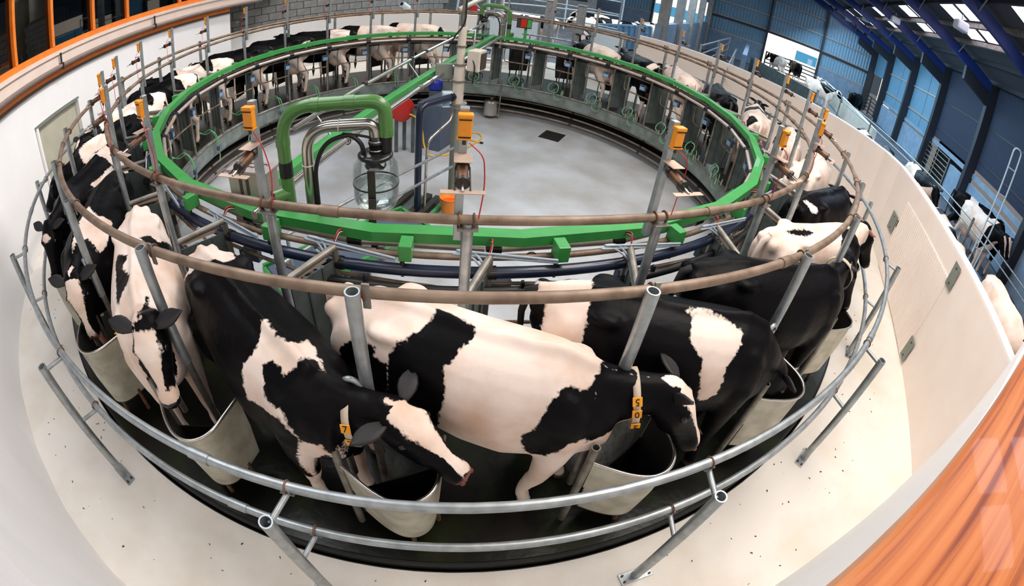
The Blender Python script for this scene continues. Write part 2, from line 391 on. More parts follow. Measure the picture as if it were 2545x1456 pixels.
# the gallery sill we look over: one round timber board with a white face below it
sl = MB()
edge = [(-1.6, -7.42), (-0.8, -7.265), (0.0, -7.092), (0.313, -7.030), (0.47, -6.998), (0.78, -6.942), (1.188, -6.872), (1.8, -6.765), (2.6, -6.6), (3.4, -6.4), (4.4, -6.1)]
ev = [Vector((x, y, 0)) for x, y in edge]; v = []; f = []; uv = []; acc = 0.0
for i, p in enumerate(ev):
    t_ = (ev[min(i+1, len(ev)-1)]-ev[max(i-1, 0)]).normalized(); nn = Vector((t_.y, -t_.x, 0))
    if i: acc += (ev[i]-ev[i-1]).length
    for o_, z in ((0.0, 2.69), (0.0, 2.734), (0.008, 2.742), (0.42, 2.742), (0.42, 2.69)): v.append(tuple(p+nn*o_+Vector((0, 0, z)))); uv.append((acc, o_))
for i in range(len(ev)-1):
    for q in range(5):
        q2 = (q+1) % 5; f.append((i*5+q, (i+1)*5+q, (i+1)*5+q2, i*5+q2))
sl.add(v, f); o = sl.obj('window_sill', 'sill_wood'); struct(o)
ul = o.data.uv_layers.new(name='grain')
for l in o.data.loops: ul.data[l.index].uv = uv[l.vertex_index]
# right hand half walls
rw_plan = [(7.40, -2.35), (4.49, -6.32)]
def halfwall(name, plan, z1, matn, th=-0.16, cap=True):
    w = MB(); w.strip(plan, 0.0, z1, th); o = struct(w.obj(name, matn))
    if cap:
        c = MB(); P = plan
        c.strip(plan, z1, z1+0.03, th-0.01); struct(c.obj('trim_cap', 'wall_cap'), None)
    return o
halfwall('wall_right', rw_plan, 1.6, 'pink_wall', th=-0.16)
rc = [(7.40, -2.35), (7.85, -1.7), (8.14, -0.98), (8.27, -0.1), (8.25, 0.8), (8.12, 1.7), (7.95, 2.6), (7.7, 3.4), (7.3, 4.3), (6.9, 5.2), (6.4, 6.0), (5.8, 6.55), (5.25, 6.9)]
halfwall('wall_right_curved', rc, 1.6, 'pink_wall', th=0.16)
fw = [tuple(pol(8.3, a).xy) for a in np.linspace(146, 86, 40)]
halfwall('wall_far', fw, 1.42, 'white_wall', th=-0.16)
# ------------------------------------------------------------------ the carousel
NS = 28; PITCH = 360.0/NS
AK = [-89.0+PITCH*k for k in range(-14, 14)]       # stall post angles, k = -14..13
dk = thing('rotary_deck', 'round wet green and black milking carousel deck that the cows stand on', 'turntable', (0, 0, 0))
d = MB(); d.ring(4.66, 6.14, 0.0, 0.10, n=168); d.obj('deck_plate', 'deck', dk)
d = MB(); d.ring(4.60, 4.68, -0.15, 0.115, n=168); d.obj('inner_channel', 'fascia', dk)
d = MB(); d.tube(arc(4.60, 0, 360, 0.115, 168)[:-1], 0.022, 8, closed=True); d.obj('edge_rail', 'galv_old', dk)
d = MB(); d.ring(4.62, 4.9, -0.19, -0.15, n=168); d.obj('inner_flange', 'fascia', dk)
d = MB(); d.ring(6.10, 6.16, -0.14, 0.085, n=168); d.obj('outer_skirt', 'deck_dark', dk)
# rails that go right round
def ring_rail(name, label, r, z, rad, matn, joints, jr, cat='rail'):
    t = thing(name, label, cat, (0, 0, z))
    p = MB(); p.tube(arc(r, 0, 360, z, 224)[:-1], rad, 12, closed=True); p.obj('pipe', matn, t)
    for a in joints:
        j = MB(); j.tube([pol(r, a-jr, z), pol(r, a, z), pol(r, a+jr, z)], rad*1.22, 12); j.obj('sleeve', matn, t)
    return t
ring_rail('inner_top_rail', 'brown steel rail ring joining the tall stall posts above the cows backs', 4.99, 1.845, 0.0265, 'rail_brown', (-97.4, -71, -20, 60, 120, 200), 0.62)
ring_rail('outer_neck_rail', 'thick brown rail ring over the cows necks, held by the open topped stanchions', 5.58, 1.834, 0.0275, 'rail_brown', (-70, -40, 30, 100, 160, 220), 0.5)
# green duct: straight box pieces, one per stall
du = thing('green_duct_ring', 'bright green square steel duct ring round the inside of the stalls', 'duct', (0, 0, 1.3))
def duct_piece(a0, a1):
    b = MB(); v = []
    for a in (a0, a1):
        for r, z in ((4.385, 1.335), (4.495, 1.335), (4.495, 1.41), (4.385, 1.41)): v.append(tuple(pol(r, a, z)))
    b.add(v, [(0,1,2,3), (7,6,5,4), (0,4,5,1), (1,5,6,2), (2,6,7,3), (3,7,4,0)]); return b
for a in AK: duct_piece(a+5.2, a+5.2+PITCH).obj('duct_section', 'green_paint', du)
for k, a in zip(range(-14, 14), AK):
    bx = MB(); bx.bevbox(pol(4.555, a+1.9+PITCH/2, 1.345), (0.13, 0.085, 0.12), 0.006, R(a+1.9+PITCH/2)); bx.obj('branch_box', 'green_paint', du)
# pipes under the duct
ml = thing('milk_line', 'steel milk pipe sections joined by black sleeves below the green duct', 'pipe', (0, 0, 1.2))
for a in AK:
    s = MB(); s.tube([pol(4.36, a+3.6, 1.235), pol(4.36, a+3.6+PITCH*0.89, 1.235)], 0.029, 10); s.obj('pipe_section', 'milk_pipe', ml)
    s = MB(); s.tube([pol(4.36, a+2.3, 1.235), pol(4.36, a+3.7, 1.235)], 0.036, 10); s.obj('sleeve', 'black_rubber', ml)
    s = MB(); s.tube([pol(4.36, a+3.4, 1.26), pol(4.40, a+3.4, 1.34)], 0.012, 6); s.obj('hanger', 'dark_steel', ml)
bp_ = thing('brown_pipe_ring', 'dull brown air pipe ring hung just under the green duct', 'pipe', (0, 0, 1.2))
b = MB(); b.tube(arc(4.50, 0, 360, 1.262, 168)[:-1], 0.024, 10, closed=True); b.obj('pipe', 'rail_brown', bp_)
for a in AK:
    s = MB(); s.tube([pol(4.50, a+6+0.5*math.cos(x), 0)+Vector((0, 0, 1.262+0.036*math.sin(x))) for x in np.linspace(0, 2*PI, 11)[:-1]], 0.006, 6, closed=True); s.obj('clip', 'dark_steel', bp_)
nv = thing('navy_pipe_ring', 'dark blue plastic vacuum pipe ring outside the green duct', 'pipe', (0, 0, 1.1))
b = MB(); b.tube(arc(4.575, 0, 360, 1.19, 168)[:-1], 0.042, 12, closed=True); b.obj('pipe', 'navy_pvc', nv)
for a in AK:
    s = MB(); s.tube([pol(4.575, a+8, 1.14), pol(4.575, a+8, 1.24), pol(4.55, a+8, 1.33)], 0.016, 6); s.obj('hanger', 'dark_steel', nv)
    s = MB(); s.tube([pol(4.575, a+2.2, 1.19), pol(4.575, a+2.9, 1.19)], 0.049, 12); s.obj('collar', 'black_plastic', nv)
bh = thing('black_hose_ring', 'black rubber hose ring below the dark blue pipe', 'hose', (0, 0, 1.0))
b = MB(); b.tube(arc(4.66, -101, 222, 1.10, 150), 0.034, 10); b.obj('hose', 'black_rubber', bh)
b = MB(); b.tube([pol(4.66, -101, 1.10), pol(4.65, -102.2, 1.10)], 0.05, 10); b.obj('cuff', 'black_rubber', bh)
for a in AK:
    s = MB(); s.box(pol(4.66, a+5, 1.13), (0.03, 0.02, 0.10), R(a+5)); s.obj('strap', 'black_plastic', bh)

# --- one stall post with everything bolted to it (local x = outwards, y = along the ring)
def U(c, r, axis, rad=0.006, n=14):
    """a U bolt: circle about the given axis direction"""
    c = Vector(c); ax = Vector(axis).normalized(); u = ax.orthogonal().normalized(); w = ax.cross(u)
    return [c+(u*math.cos(x)+w*math.sin(x))*r for x in np.linspace(0, 2*PI, n+1)[:-1]]
def make_post():
    t = thing('stall_post', None, None, (0, 0, 0), world=False)
    X = 4.99
    p = MB(); p.tube([(X+0.0, 0, 0.10), (X, 0, 1.83)], 0.031, 12, hollow=True); p.obj('lower_tube', 'galv', t)
    p = MB(); p.bevbox((X-0.03, -0.05, 2.07), (0.04, 0.044, 0.72), 0.004); p.obj('upper_channel', 'galv', t)
    bx = MB(); bx.bevbox((X+0.014, -0.045, 2.345), (0.038, 0.066, 0.10), 0.008); o = bx.obj('control_box', 'orange_box', t)
    l = MB(); l.bevbox((X+0.015, -0.045, 2.402), (0.046, 0.072, 0.022), 0.006); l.obj('lid', 'orange_box', o)
    l = MB(); l.bevbox((X+0.015, -0.045, 2.292), (0.043, 0.069, 0.010), 0.003); l.obj('foot', 'orange_box', o)
    for z in (2.386, 2.302):
        l = MB(); l.box((X+0.0345, -0.045, z), (0.004, 0.058, 0.004)); l.obj('seam', 'dark_hole', o)
    g = MB(); g.tube([(X+0.02, -0.045, 2.29), (X+0.02, -0.045, 2.262)], 0.009, 8); g.obj('cable_gland', 'dark_steel', o)
    # air cylinder that works the head bail, with its two plates
    p = MB(); p.bevbox((X+0.035, -0.045, 2.20), (0.11, 0.085, 0.005), 0.002); p.obj('mounting_plate', 'plate_tan', t)
    c = MB(); c.tube([(X+0.03, -0.045, 2.155), (X+0.15, -0.045, 2.13)], 0.027, 12); o = c.obj('air_cylinder', 'rust_steel', t)
    for x0, z0 in ((0.02, 2.157), (0.14, 2.132)):
        e = MB(); e.tube([(X+x0, -0.045, z0), (X+x0+0.02, -0.045, z0-0.004)], 0.035, 12); e.obj('end_cap', 'dark_steel', o)
    e = MB(); e.tube([(X+0.15, -0.045, 2.13), (X+0.215, -0.045, 2.117)], 0.007, 8); e.obj('piston_rod', 'steel', o)
    p = MB(); p.bevbox((X+0.21, -0.045, 2.112), (0.036, 0.20, 0.005), 0.002); p.obj('push_plate', 'plate_tan', t)
    for y in (-0.08, -0.01):
        e = MB(); e.tube([(X+0.03, y, 2.15), (X+0.20, y, 2.116)], 0.0045, 6); e.obj('guide_rod', 'dark_steel', t)
    w = MB(); w.tube(fillet([(X+0.02, -0.02, 2.27), (X+0.05, 0.05, 2.22), (X+0.02, 0.07, 2.05), (X+0.03, 0.05, 1.87)], 0.09, 6), 0.0035, 6); w.obj('red_wire', 'wire_red', t)
    for y in (-0.045, 0.03):
        u = MB(); u.tube(U((X, y, 1.845), 0.033, (0, 1, 0)), 0.0055, 6, closed=True); u.obj('u_bolt', 'rust_steel', t)
    u = MB(); u.bevbox((X+0.012, 0.0, 1.806), (0.075, 0.11, 0.008), 0.002); u.obj('clamp_plate', 'galv_old', t)
    # rump partition: arm, inner leg, folded sheets; it runs square across the cow
    ax, ay = -math.cos(R(24)), math.sin(R(24)); Lp = 0.46
    def q(s, z, off=0.0): return Vector((X+ax*s-ay*off, ay*s+ax*off*-1*-1, z))
    a = MB(); a.tube([q(0.02, 1.30), q(Lp, 1.325)], 0.026, 10, hollow=True); a.obj('arm', 'galv_old', t)
    a = MB(); a.tube([q(Lp-0.02, 1.31), q(Lp-0.02, 0.10)], 0.024, 10); a.obj('inner_leg', 'galv_old', t)
    rz = math.atan2(ay, ax)
    for s0, s1 in ((0.04, 0.17), (0.18, 0.31), (0.32, 0.43)):
        s = MB(); c = q((s0+s1)/2, 0.72); s.box(c, (s1-s0, 0.006, 1.02), rz)
        for e in (s0, s1): s.box(q(e, 0.72), (0.008, 0.026, 1.02), rz)
        s.obj('sheet', 'sheet_grey', t)
    for i, mname in enumerate(('wire_brown', 'wire_white', 'wire_black', 'wire_red')):
        w = MB(); w.tube(fillet([q(Lp-0.03, 1.33, 0.006*i-0.01), q(Lp+0.02, 1.40+0.01*i), q(Lp+0.08, 1.38+0.008*i, 0.03), q(Lp+0.16, 1.30, 0.05+0.01*i)], 0.08, 4), 0.0045, 5); w.obj('wire', mname, t)
    g = MB(); g.tube(fillet([q(0.38, 1.28), q(0.42, 1.36, 0.1), q(0.36, 1.36, 0.24), (4.62, 0.62, 1.34)], 0.1, 5), 0.009, 6); g.tube(fillet([q(0.36, 1.27), q(0.40, 1.34, 0.12), q(0.34, 1.34, 0.26), (4.62, 0.62, 1.32)], 0.1, 5), 0.008, 6); g.obj('clear_hose', 'clear_hose', t)
    b = MB(); b.bevbox(q(0.20, 1.275), (0.3, 0.02, 0.03), 0.004, rz); b.obj('bracket', 'plate_tan', t)
    # rump loop and keypad on the pit side
    zt, zb = 1.10, 0.74; lx, ly = q(Lp, 0).x-0.03, q(Lp, 0).y
    y1 = ly+0.74; xe = lambda y: lx+0.03-0.0-(y-ly)**2*0.06
    lp = [(xe(ly), ly, zt), (xe(ly+0.4), ly+0.4, zt), (xe(y1), y1, zt), (xe(y1), y1, zb), (xe(ly+0.4), ly+0.4, zb), (xe(ly), ly, zb)]
    l = MB(); l.tube(fillet(lp, 0.09, 5), 0.0145, 8); l.obj('rump_loop', 'rail_brown', t)
    k = MB(); k.bevbox((lx-0.09, ly+0.10, 0.98), (0.06, 0.15, 0.13), 0.008, R(10)); o = k.obj('keypad_box', 'keypad', t)
    k2 = MB(); k2.box((lx-0.122, ly+0.105, 0.965), (0.004, 0.115, 0.075), R(10)); k2.obj('keypad_face', 'keypad_face', o)
    k3 = MB(); k3.box((lx-0.122, ly+0.085, 1.022), (0.004, 0.05, 0.015), R(10)); k3.obj('display', 'dark_hole', o)
    k = MB(); k.tube([(lx-0.02, ly+0.02, 1.0), (lx-0.09, ly+0.08, 1.0)], 0.012, 6); k.obj('keypad_bracket', 'dark_steel', t)
    return t
post0 = make_post()
for k, a in zip(range(-14, 14), AK):
    o = post0 if k == -14 else copy_tree(post0)
    o.rotation_euler = (0, 0, R(a))
    tag(o, 'tall grey stall post with orange box, %s' % place(k, 'tall post'), 'stall post', 'tall stall posts round the carousel')

# --- neck stanchion (outer row)
def make_stanchion():
    t = thing('neck_stanchion', None, None, (0, 0, 0), world=False); X = 5.58+0.062
    s = MB(); s.tube([(X, 0, 1.05), (X, 0, 1.885)], 0.034, 14, hollow=True); s.obj('tube', 'galv', t)
    s = MB(); s.tube([(X-0.02, -0.02, 0.10), (X-0.005, -0.005, 1.1)], 0.026, 10); s.obj('lower_leg', 'galv_old', t)
    u = MB(); u.tube(U((5.58, 0.035, 1.834), 0.034, (0, 1, 0)), 0.006, 6, closed=True); u.obj('u_bolt', 'rust_steel', t)
    u = MB(); u.bevbox((5.60, 0.045, 1.83), (0.012, 0.035, 0.13), 0.003); u.obj('clamp_plate', 'galv_old', t)
    # bent loop handle welded on the foot of the tube
    l = MB(); l.tube([(X+0.03, -0.072+0.052*math.cos(x), 1.29+0.078*math.sin(x)) for x in np.linspace(0.4, 2*PI-0.9, 16)], 0.0165, 8); l.obj('loop_handle', 'galv', t)
    return t
st0 = make_stanchion()
for k, a in zip(range(-14, 14), AK):
    o = st0 if k == -14 else copy_tree(st0)
    o.rotation_euler = (0, 0, R(a-4.9))
    tag(o, 'open topped stanchion of the outer rail, %s' % place(k, 'stanchion'), 'stanchion', 'neck stanchions round the carousel')

# --- feed bin: a tall half round tub, open towards the cow
def make_bin():
    t = thing('feed_bin', None, None, (0, 0, 0), world=False)
    # plan outline in local coordinates (x outwards from the axis, y along the ring): corner post, straight side, round end, short return
    def plan(s, dz):      # s = 1 at the rim; the tub narrows downwards
        P = [(5.90, 0.02), (5.985, 0.14), (6.04, 0.24), (6.065, 0.33), (6.05, 0.42), (5.99, 0.49), (5.90, 0.525), (5.78, 0.53), (5.62, 0.53)]
        cx, cy = 5.84, 0.30
        return [Vector((cx+(x-cx)*s, cy+(y-cy)*(0.25*s+0.75) if False else cy+(y-cy)*s, dz)) for x, y in P]
    def smooth(P): 
        out = []
        for i in range(len(P)-1):
            p0, p1, p2, p3 = P[max(i-1, 0)], P[i], P[i+1], P[min(i+2, len(P)-1)]
            for j in range(3):
                u = j/3; out.append(0.5*((2*p1)+(p2-p0)*u+(2*p0-5*p1+4*p2-p3)*u*u+(3*p1-p0-3*p2+p3)*u**3))
        return out+[P[-1]]
    top = smooth(plan(1.0, 0.90)); mid = smooth(plan(0.97, 0.6)); low = smooth(plan(0.86, 0.30)); n = len(top)
    # front lip slopes down towards the cow
    s = MB(); v = []; f = []
    rows = [top, mid, low]
    for sgn in (0,):
        for row in rows:
            c = sum(row, Vector())/n
            for p in row: v.append(p if sgn == 0 else Vector((c.x+(p.x-c.x)*0.965, c.y+(p.y-c.y)*0.965, p.z)))
    def sheet(o, flip):
        for r in range(2):
            for i in range(n-1):
                q = (o+r*n+i, o+r*n+i+1, o+(r+1)*n+i+1, o+(r+1)*n+i); f.append(q if not flip else tuple(reversed(q)))
    sheet(0, False); s.add(v, f, True); o = s.obj('shell', 'bin_steel', t)
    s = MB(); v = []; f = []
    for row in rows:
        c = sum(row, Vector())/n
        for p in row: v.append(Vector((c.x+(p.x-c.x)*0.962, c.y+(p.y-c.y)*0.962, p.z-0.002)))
    sheet(0, True); s.add(v, f, True); s.obj('shade_dirt_face', 'bin_shade_dirt', t)  # extra inner sheet; its dark colour carries both shade and feed dirt
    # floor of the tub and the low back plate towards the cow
    fl_ = MB(); lowz = [Vector((p.x, p.y, 0.31)) for p in low]; fl_.add(lowz+[p-Vector((0, 0, 0.02)) for p in lowz], [tuple(range(n)), tuple(reversed(range(n, 2*n)))]+[(i, n+i, n+(i+1) % n, (i+1) % n) for i in range(n)]); fl_.obj('tub_floor', 'bin_shade_dirt', t)
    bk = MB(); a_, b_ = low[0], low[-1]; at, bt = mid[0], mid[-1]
    bk.add([a_, b_, bt+Vector((0, 0, 0.0)), at, a_+Vector((0.01, 0, 0)), b_+Vector((0.01, 0, 0)), bt+Vector((0.01, 0, 0)), at+Vector((0.01, 0, 0))], [(0,1,2,3), (7,6,5,4), (0,4,5,1), (1,5,6,2), (2,6,7,3), (3,7,4,0)]); bk.obj('back_plate', 'bin_shade_dirt', t)
    rim = MB(); rim.tube(top, 0.012, 8); rim.obj('rim', 'steel', t)
    p = MB(); p.tube([(5.885, 0.0, 0.10), (5.885, 0.0, 1.055)], 0.025, 12, hollow=True); p.obj('corner_post', 'galv_old', t)
    p = MB(); p.tube([(5.78, 0.02, 0.62), (5.765, 0.01, 1.215)], 0.023, 12, hollow=True); o2 = p.obj('inner_post', 'galv_old', t)
    l = MB(); l.tube([(5.765, 0.06+0.048*math.cos(x), 1.15+0.07*math.sin(x)) for x in np.linspace(PI*0.75, -PI*0.75, 14)], 0.0155, 8); l.obj('loop_handle', 'galv', t)
    for x, y in ((5.98, 0.36), (5.80, 0.50)):
        g = MB(); g.tube([(x, y, 0.10), (x-0.01, y-0.01, 0.34)], 0.018, 8); g.obj('leg', 'rust_steel', t)
    return t
bn0 = make_bin()
for k, a in zip(range(-14, 14), AK):
    o = bn0 if k == -14 else copy_tree(bn0)
    o.rotation_euler = (0, 0, R(a-6.5))
    tag(o, 'galvanised round ended feed bin, %s' % place(k, 'bin'), 'feed bin', 'feed bins round the carousel')

# --- milking clusters: hanging idle on the right, on the cows at the left
def make_cluster(idle):
    t = thing('milking_cluster', None, None, (0, 0, 0), world=False)
    cz = 0.34 if idle else 0.42; cx = 4.50 if idle else 5.02
    c = MB(); c.lathe([(0.0, -0.035), (0.035, -0.03), (0.05, 0), (0.04, 0.03), (0.0, 0.045)], (cx, 0, cz), 12); c.obj('claw', 'black_plastic', t)
    for i, (dx, dy) in enumerate(((0.05, 0.07), (0.05, -0.07), (-0.05, 0.07), (-0.05, -0.07))):
        if idle: p = [(cx+dx*0.5, dy*0.5, cz+0.02), (cx+dx, dy*1.3, cz+0.05), (cx+dx*1.2, dy*1.7, cz-0.06), (cx+dx*1.2, dy*1.7, cz-0.17)]
        else: p = [(cx+dx*0.5, dy*0.5, cz+0.02), (cx+dx, dy, cz+0.07), (cx+dx, dy, cz+0.2)]
        s = MB(); s.tube(p[-2:], 0.021, 10, rs=[0.018, 0.022]); s.obj('teat_cup', 'steel', t)
        s = MB(); s.tube(fillet(p[:-1], 0.04, 3), 0.009, 6); s.obj('short_tube', 'black_rubber', t)
    if idle:
        h1 = [pol(0.13, x)+Vector((0, 0, 0)) for x in np.linspace(100, 430, 16)]
        s = MB(); s.tube([(cx-0.05+0.03*math.sin(i), 0.10+p.x, cz-0.02+p.y) for i, p in enumerate(h1)], 0.012, 6); s.obj('milk_hose', 'green_hose', t)
        s = MB(); s.tube([(cx-0.02+0.02*math.cos(i), -0.03+p.x*0.9, cz-0.15+p.y*1.2) for i, p in enumerate(h1)], 0.009, 6); s.obj('pulse_hose', 'green_hose', t)
        s = MB(); s.tube(fillet([(4.55, 0.02, 0.75), (4.5, 0.01, 0.55), (cx, 0, cz+0.04)], 0.05, 3), 0.012, 6); s.obj('hanger', 'dark_steel', t)
    else:
        s = MB(); s.tube(fillet([(cx, 0, cz-0.02), (4.8, -0.06, 0.22), (4.62, -0.12, 0.32), (4.54, -0.14, 0.12), (4.52, -0.10, -0.15), (4.5, -0.02, -0.28)], 0.12, 5), 0.012, 6); s.obj('milk_hose', 'green_hose', t)
        s = MB(); s.tube(fillet([(cx, 0.02, cz), (4.85, 0.0, 0.25), (4.63, -0.05, 0.38), (4.54, -0.06, 0.2), (4.5, -0.06, 0.02)], 0.12, 5), 0.009, 6); s.obj('pulse_hose', 'green_hose', t)
        s = MB(); s.bevbox((4.5, -0.06, -0.02), (0.05, 0.09, 0.09), 0.01); s.tube([(4.48, -0.12, 0.03), (4.44, 0.04, -0.1)], 0.014, 6); s.obj('pulsator', 'keypad', t)
    return t
idle0 = make_cluster(True); work0 = make_cluster(False)
ui = uw = False
for k, a in zip(range(-14, 14), AK):
    idle = (3 <= k <= 13)
    src = idle0 if idle else work0
    first = (idle and not ui) or (not idle and not uw)
    o = src if first else copy_tree(src)
    if idle: ui = True
    else: uw = True
    o.rotation_euler = (0, 0, R(a+(6.0 if idle else 7.0)))
    tag(o, ('idle milking cluster at stall post %s' if idle else 'working milking cluster at stall post %s') % place(k, 'tall post'), 'milking cluster', 'milking clusters')

# --- safety fence on the kerb
fe = thing('kerb_fence', 'galvanised two rail safety fence round the outside of the carousel', 'fence', (0, 0, 0))
FA0, FA1 = -262.0, 75.0
for z, nm in ((1.277, 'top_rail'), (0.742, 'lower_rail')):
    b = MB(); b.tube(arc(6.25, FA0, FA1, z, 230), 0.025, 12); o = b.obj(nm, 'galv', fe)
    for a in (-100.6, -60, -20, 20, -140, -180, -220):
        s = MB(); s.tube([pol(6.25, a-0.55, z), pol(6.25, a, z), pol(6.25, a+0.55, z)], 0.0305, 12); s.obj('sleeve', 'galv', o)
a = -96.7
fps = [a+17.6*i for i in range(-9, 10)]
for a in fps:
    if a < FA0 or a > FA1: continue
    p = MB(); p.tube([pol(6.44, a, 0.0), pol(6.44, a, 1.27)], 0.035, 14, hollow=True); o = p.obj('post', 'galv', fe)
    q = MB(); q.bevbox(pol(6.44, a, 0.005), (0.09, 0.24, 0.012), 0.003, R(a)); q.obj('base_plate', 'galv', o)
    for dy in (-0.095, 0.095):
        for dx in (-0.025, 0.025):
            q = MB(); q.tube([pol(6.44, a)+Matrix.Rotation(R(a), 3, 'Z') @ Vector((dx, dy, 0.008)), pol(6.44, a)+Matrix.Rotation(R(a), 3, 'Z') @ Vector((dx, dy, 0.026))], 0.009, 6); q.obj('bolt', 'dark_steel', o)
    for z in (1.225, 0.70):
        q = MB(); q.tube([pol(6.43, a, z), pol(6.26, a+0.4, z+0.01)], 0.016, 8); q.obj('arm', 'galv', o)
        q = MB(); q.tube(U(pol(6.25, a+0.4, z+0.047), 0.031, (-math.sin(R(a)), math.cos(R(a)), 0)), 0.005, 6, closed=True); q.obj('u_bolt', 'rust_steel', o)
        q = MB(); q.bevbox(pol(6.25, a+0.4, z+0.015), (0.05, 0.07, 0.006), 0.002, R(a)); q.obj('saddle', 'galv', o)
# ------------------------------------------------------------------ cows
def hide_mat():
    mt = bpy.data.materials.new('cow_hide'); mt.use_nodes = True; nt = mt.node_tree; b = nt.nodes['Principled BSDF']; L = nt.links.new
    def attr(n):
        a = nt.nodes.new('ShaderNodeAttribute'); a.attribute_name = n; return a
    coat = attr('coat'); skin = attr('skin'); hoof = attr('hoof')
    tc = nt.nodes.new('ShaderNodeTexCoord')
    n = nt.nodes.new('ShaderNodeTexNoise'); n.inputs['Scale'].default_value = 38; n.inputs['Detail'].default_value = 3; L(tc.outputs['Object'], n.inputs['Vector'])
    ma = nt.nodes.new('ShaderNodeMath'); ma.operation = 'MULTIPLY_ADD'; ma.inputs[1].default_value = 0.05; ma.inputs[2].default_value = -0.025; L(n.outputs['Fac'], ma.inputs[0])
    ad = nt.nodes.new('ShaderNodeMath'); ad.operation = 'ADD'; L(coat.outputs['Fac'], ad.inputs[0]); L(ma.outputs[0], ad.inputs[1])
    r = nt.nodes.new('ShaderNodeMapRange'); r.inputs[1].default_value = -0.006; r.inputs[2].default_value = 0.006; L(ad.outputs[0], r.inputs[0])
    n2 = nt.nodes.new('ShaderNodeTexNoise'); n2.inputs['Scale'].default_value = 3.5; n2.inputs['Detail'].default_value = 4; L(tc.outputs['Object'], n2.inputs['Vector'])
    wm = nt.nodes.new('ShaderNodeMix'); wm.data_type = 'RGBA'; wm.inputs[6].default_value = (*lin((240, 222, 210)), 1); wm.inputs[7].default_value = (*lin((214, 180, 156)), 1)
    r2 = nt.nodes.new('ShaderNodeMapRange'); r2.inputs[1].default_value = 0.4; r2.inputs[2].default_value = 0.75; L(n2.outputs['Fac'], r2.inputs[0]); L(r2.outputs[0], wm.inputs[0])
    m1 = nt.nodes.new('ShaderNodeMix'); m1.data_type = 'RGBA'; m1.inputs[6].default_value = (*lin((11, 10, 12)), 1); L(wm.outputs[2], m1.inputs[7]); L(r.outputs[0], m1.inputs[0])
    m2 = nt.nodes.new('ShaderNodeMix'); m2.data_type = 'RGBA'; m2.inputs[7].default_value = (*lin((216, 150, 134)), 1); L(m1.outputs[2], m2.inputs[6]); L(skin.outputs['Fac'], m2.inputs[0])
    m3 = nt.nodes.new('ShaderNodeMix'); m3.data_type = 'RGBA'; m3.inputs[7].default_value = (*lin((74, 60, 48)), 1); L(m2.outputs[2], m3.inputs[6]); L(hoof.outputs['Fac'], m3.inputs[0])
    L(m3.outputs[2], b.inputs['Base Color'])
    b.inputs['Roughness'].default_value = 0.42; b.inputs['Specular IOR Level'].default_value = 0.08
    b.inputs['Sheen Weight'].default_value = 0.0; b.inputs['Sheen Roughness'].default_value = 0.4; b.inputs['Sheen Tint'].default_value = (0.7, 0.75, 0.85, 1)
    n3 = nt.nodes.new('ShaderNodeTexNoise'); n3.inputs['Scale'].default_value = 9; n3.inputs['Detail'].default_value = 6; L(tc.outputs['Object'], n3.inputs['Vector'])
    bp = nt.nodes.new('ShaderNodeBump'); bp.inputs['Strength'].default_value = 0.25; bp.inputs['Distance'].default_value = 0.03; L(n3.outputs['Fac'], bp.inputs['Height']); L(bp.outputs[0], b.inputs['Normal'])
    MATS['cow_hide'] = mt
hide_mat()
mat('ear_black', (26, 23, 24), 0.6); mat('ear_pink', (150, 104, 92), 0.6); mat('ear_white', (226, 206, 194), 0.6)
mat('eye', (14, 10, 10), 0.08); mat('nose_black', (24, 20, 20), 0.25); mat('nose_pink', (214, 150, 140), 0.3)
mat('tag_orange', (242, 160, 30), 0.4); mat('strap_cream', (196, 180, 160), 0.6); mat('strap_brown', (150, 96, 62), 0.6); mat('rope', (206, 196, 180), 0.7)

def ellipse_loft(mb, secs, n=20):
    """secs: list of (centre, side vector, up vector, half width, half height, squareness)"""
    v = []; f = []
    for c, sd, up, w, h, e in secs:
        for k in range(n):
            a = 2*PI*k/n; ca, sa = math.cos(a), math.sin(a)
            x = math.copysign(abs(ca)**e, ca)*w; z = math.copysign(abs(sa)**e, sa)*h
            v.append(c+sd*x+up*z)
    N = len(secs)
    for i in range(N-1):
        for k in range(n): f.append((i*n+k, i*n+(k+1) % n, (i+1)*n+(k+1) % n, (i+1)*n+k))
    f.append(tuple(reversed(range(n)))); f.append(tuple(range((N-1)*n, N*n)))
    return mb.add(v, f)
def blob(mb, c, r, mtx=None, n=12):
    prof = [(math.sin(t)*1.0, -math.cos(t)) for t in np.linspace(0.02, PI-0.02, n)]
    s = Matrix.Diagonal(Vector(r)); mm = (mtx @ s) if mtx is not None else s
    return mb.lathe(prof, c, n+4, mtx=mm)
TRUNK = [  # x, top, bottom, half width, squareness
    (-0.02, 1.29, 1.06, 0.055, 1.0), (0.05, 1.335, 0.93, 0.15, 0.95), (0.18, 1.36, 0.80, 0.215, 0.9), (0.38, 1.385, 0.70, 0.265, 0.86),
    (0.60, 1.375, 0.65, 0.285, 0.88), (0.85, 1.36, 0.60, 0.315, 0.92), (1.08, 1.365, 0.59, 0.315, 0.92), (1.26, 1.385, 0.62, 0.27, 0.95),
    (1.42, 1.345, 0.66, 0.225, 0.95), (1.54, 1.27, 0.72, 0.17, 0.95), (1.62, 1.19, 0.80, 0.11, 0.95)]
HEADSEC = [(-0.06, 0.075, 0.085), (0.0, 0.105, 0.11), (0.10, 0.118, 0.128), (0.19, 0.112, 0.125), (0.29, 0.082, 0.10), (0.38, 0.068, 0.082), (0.45, 0.076, 0.078), (0.50, 0.068, 0.066), (0.525, 0.04, 0.04)]
def head_frame(poll, muz, roll=0.0):
    d = (muz-poll).normalized(); up = Vector((0, 0, 1)); up = (up-d*up.dot(d)).normalized(); sd = d.cross(up)
    if roll: 
        q = Matrix.Rotation(roll, 3, d); up = q @ up; sd = q @ sd
    return d, sd, up
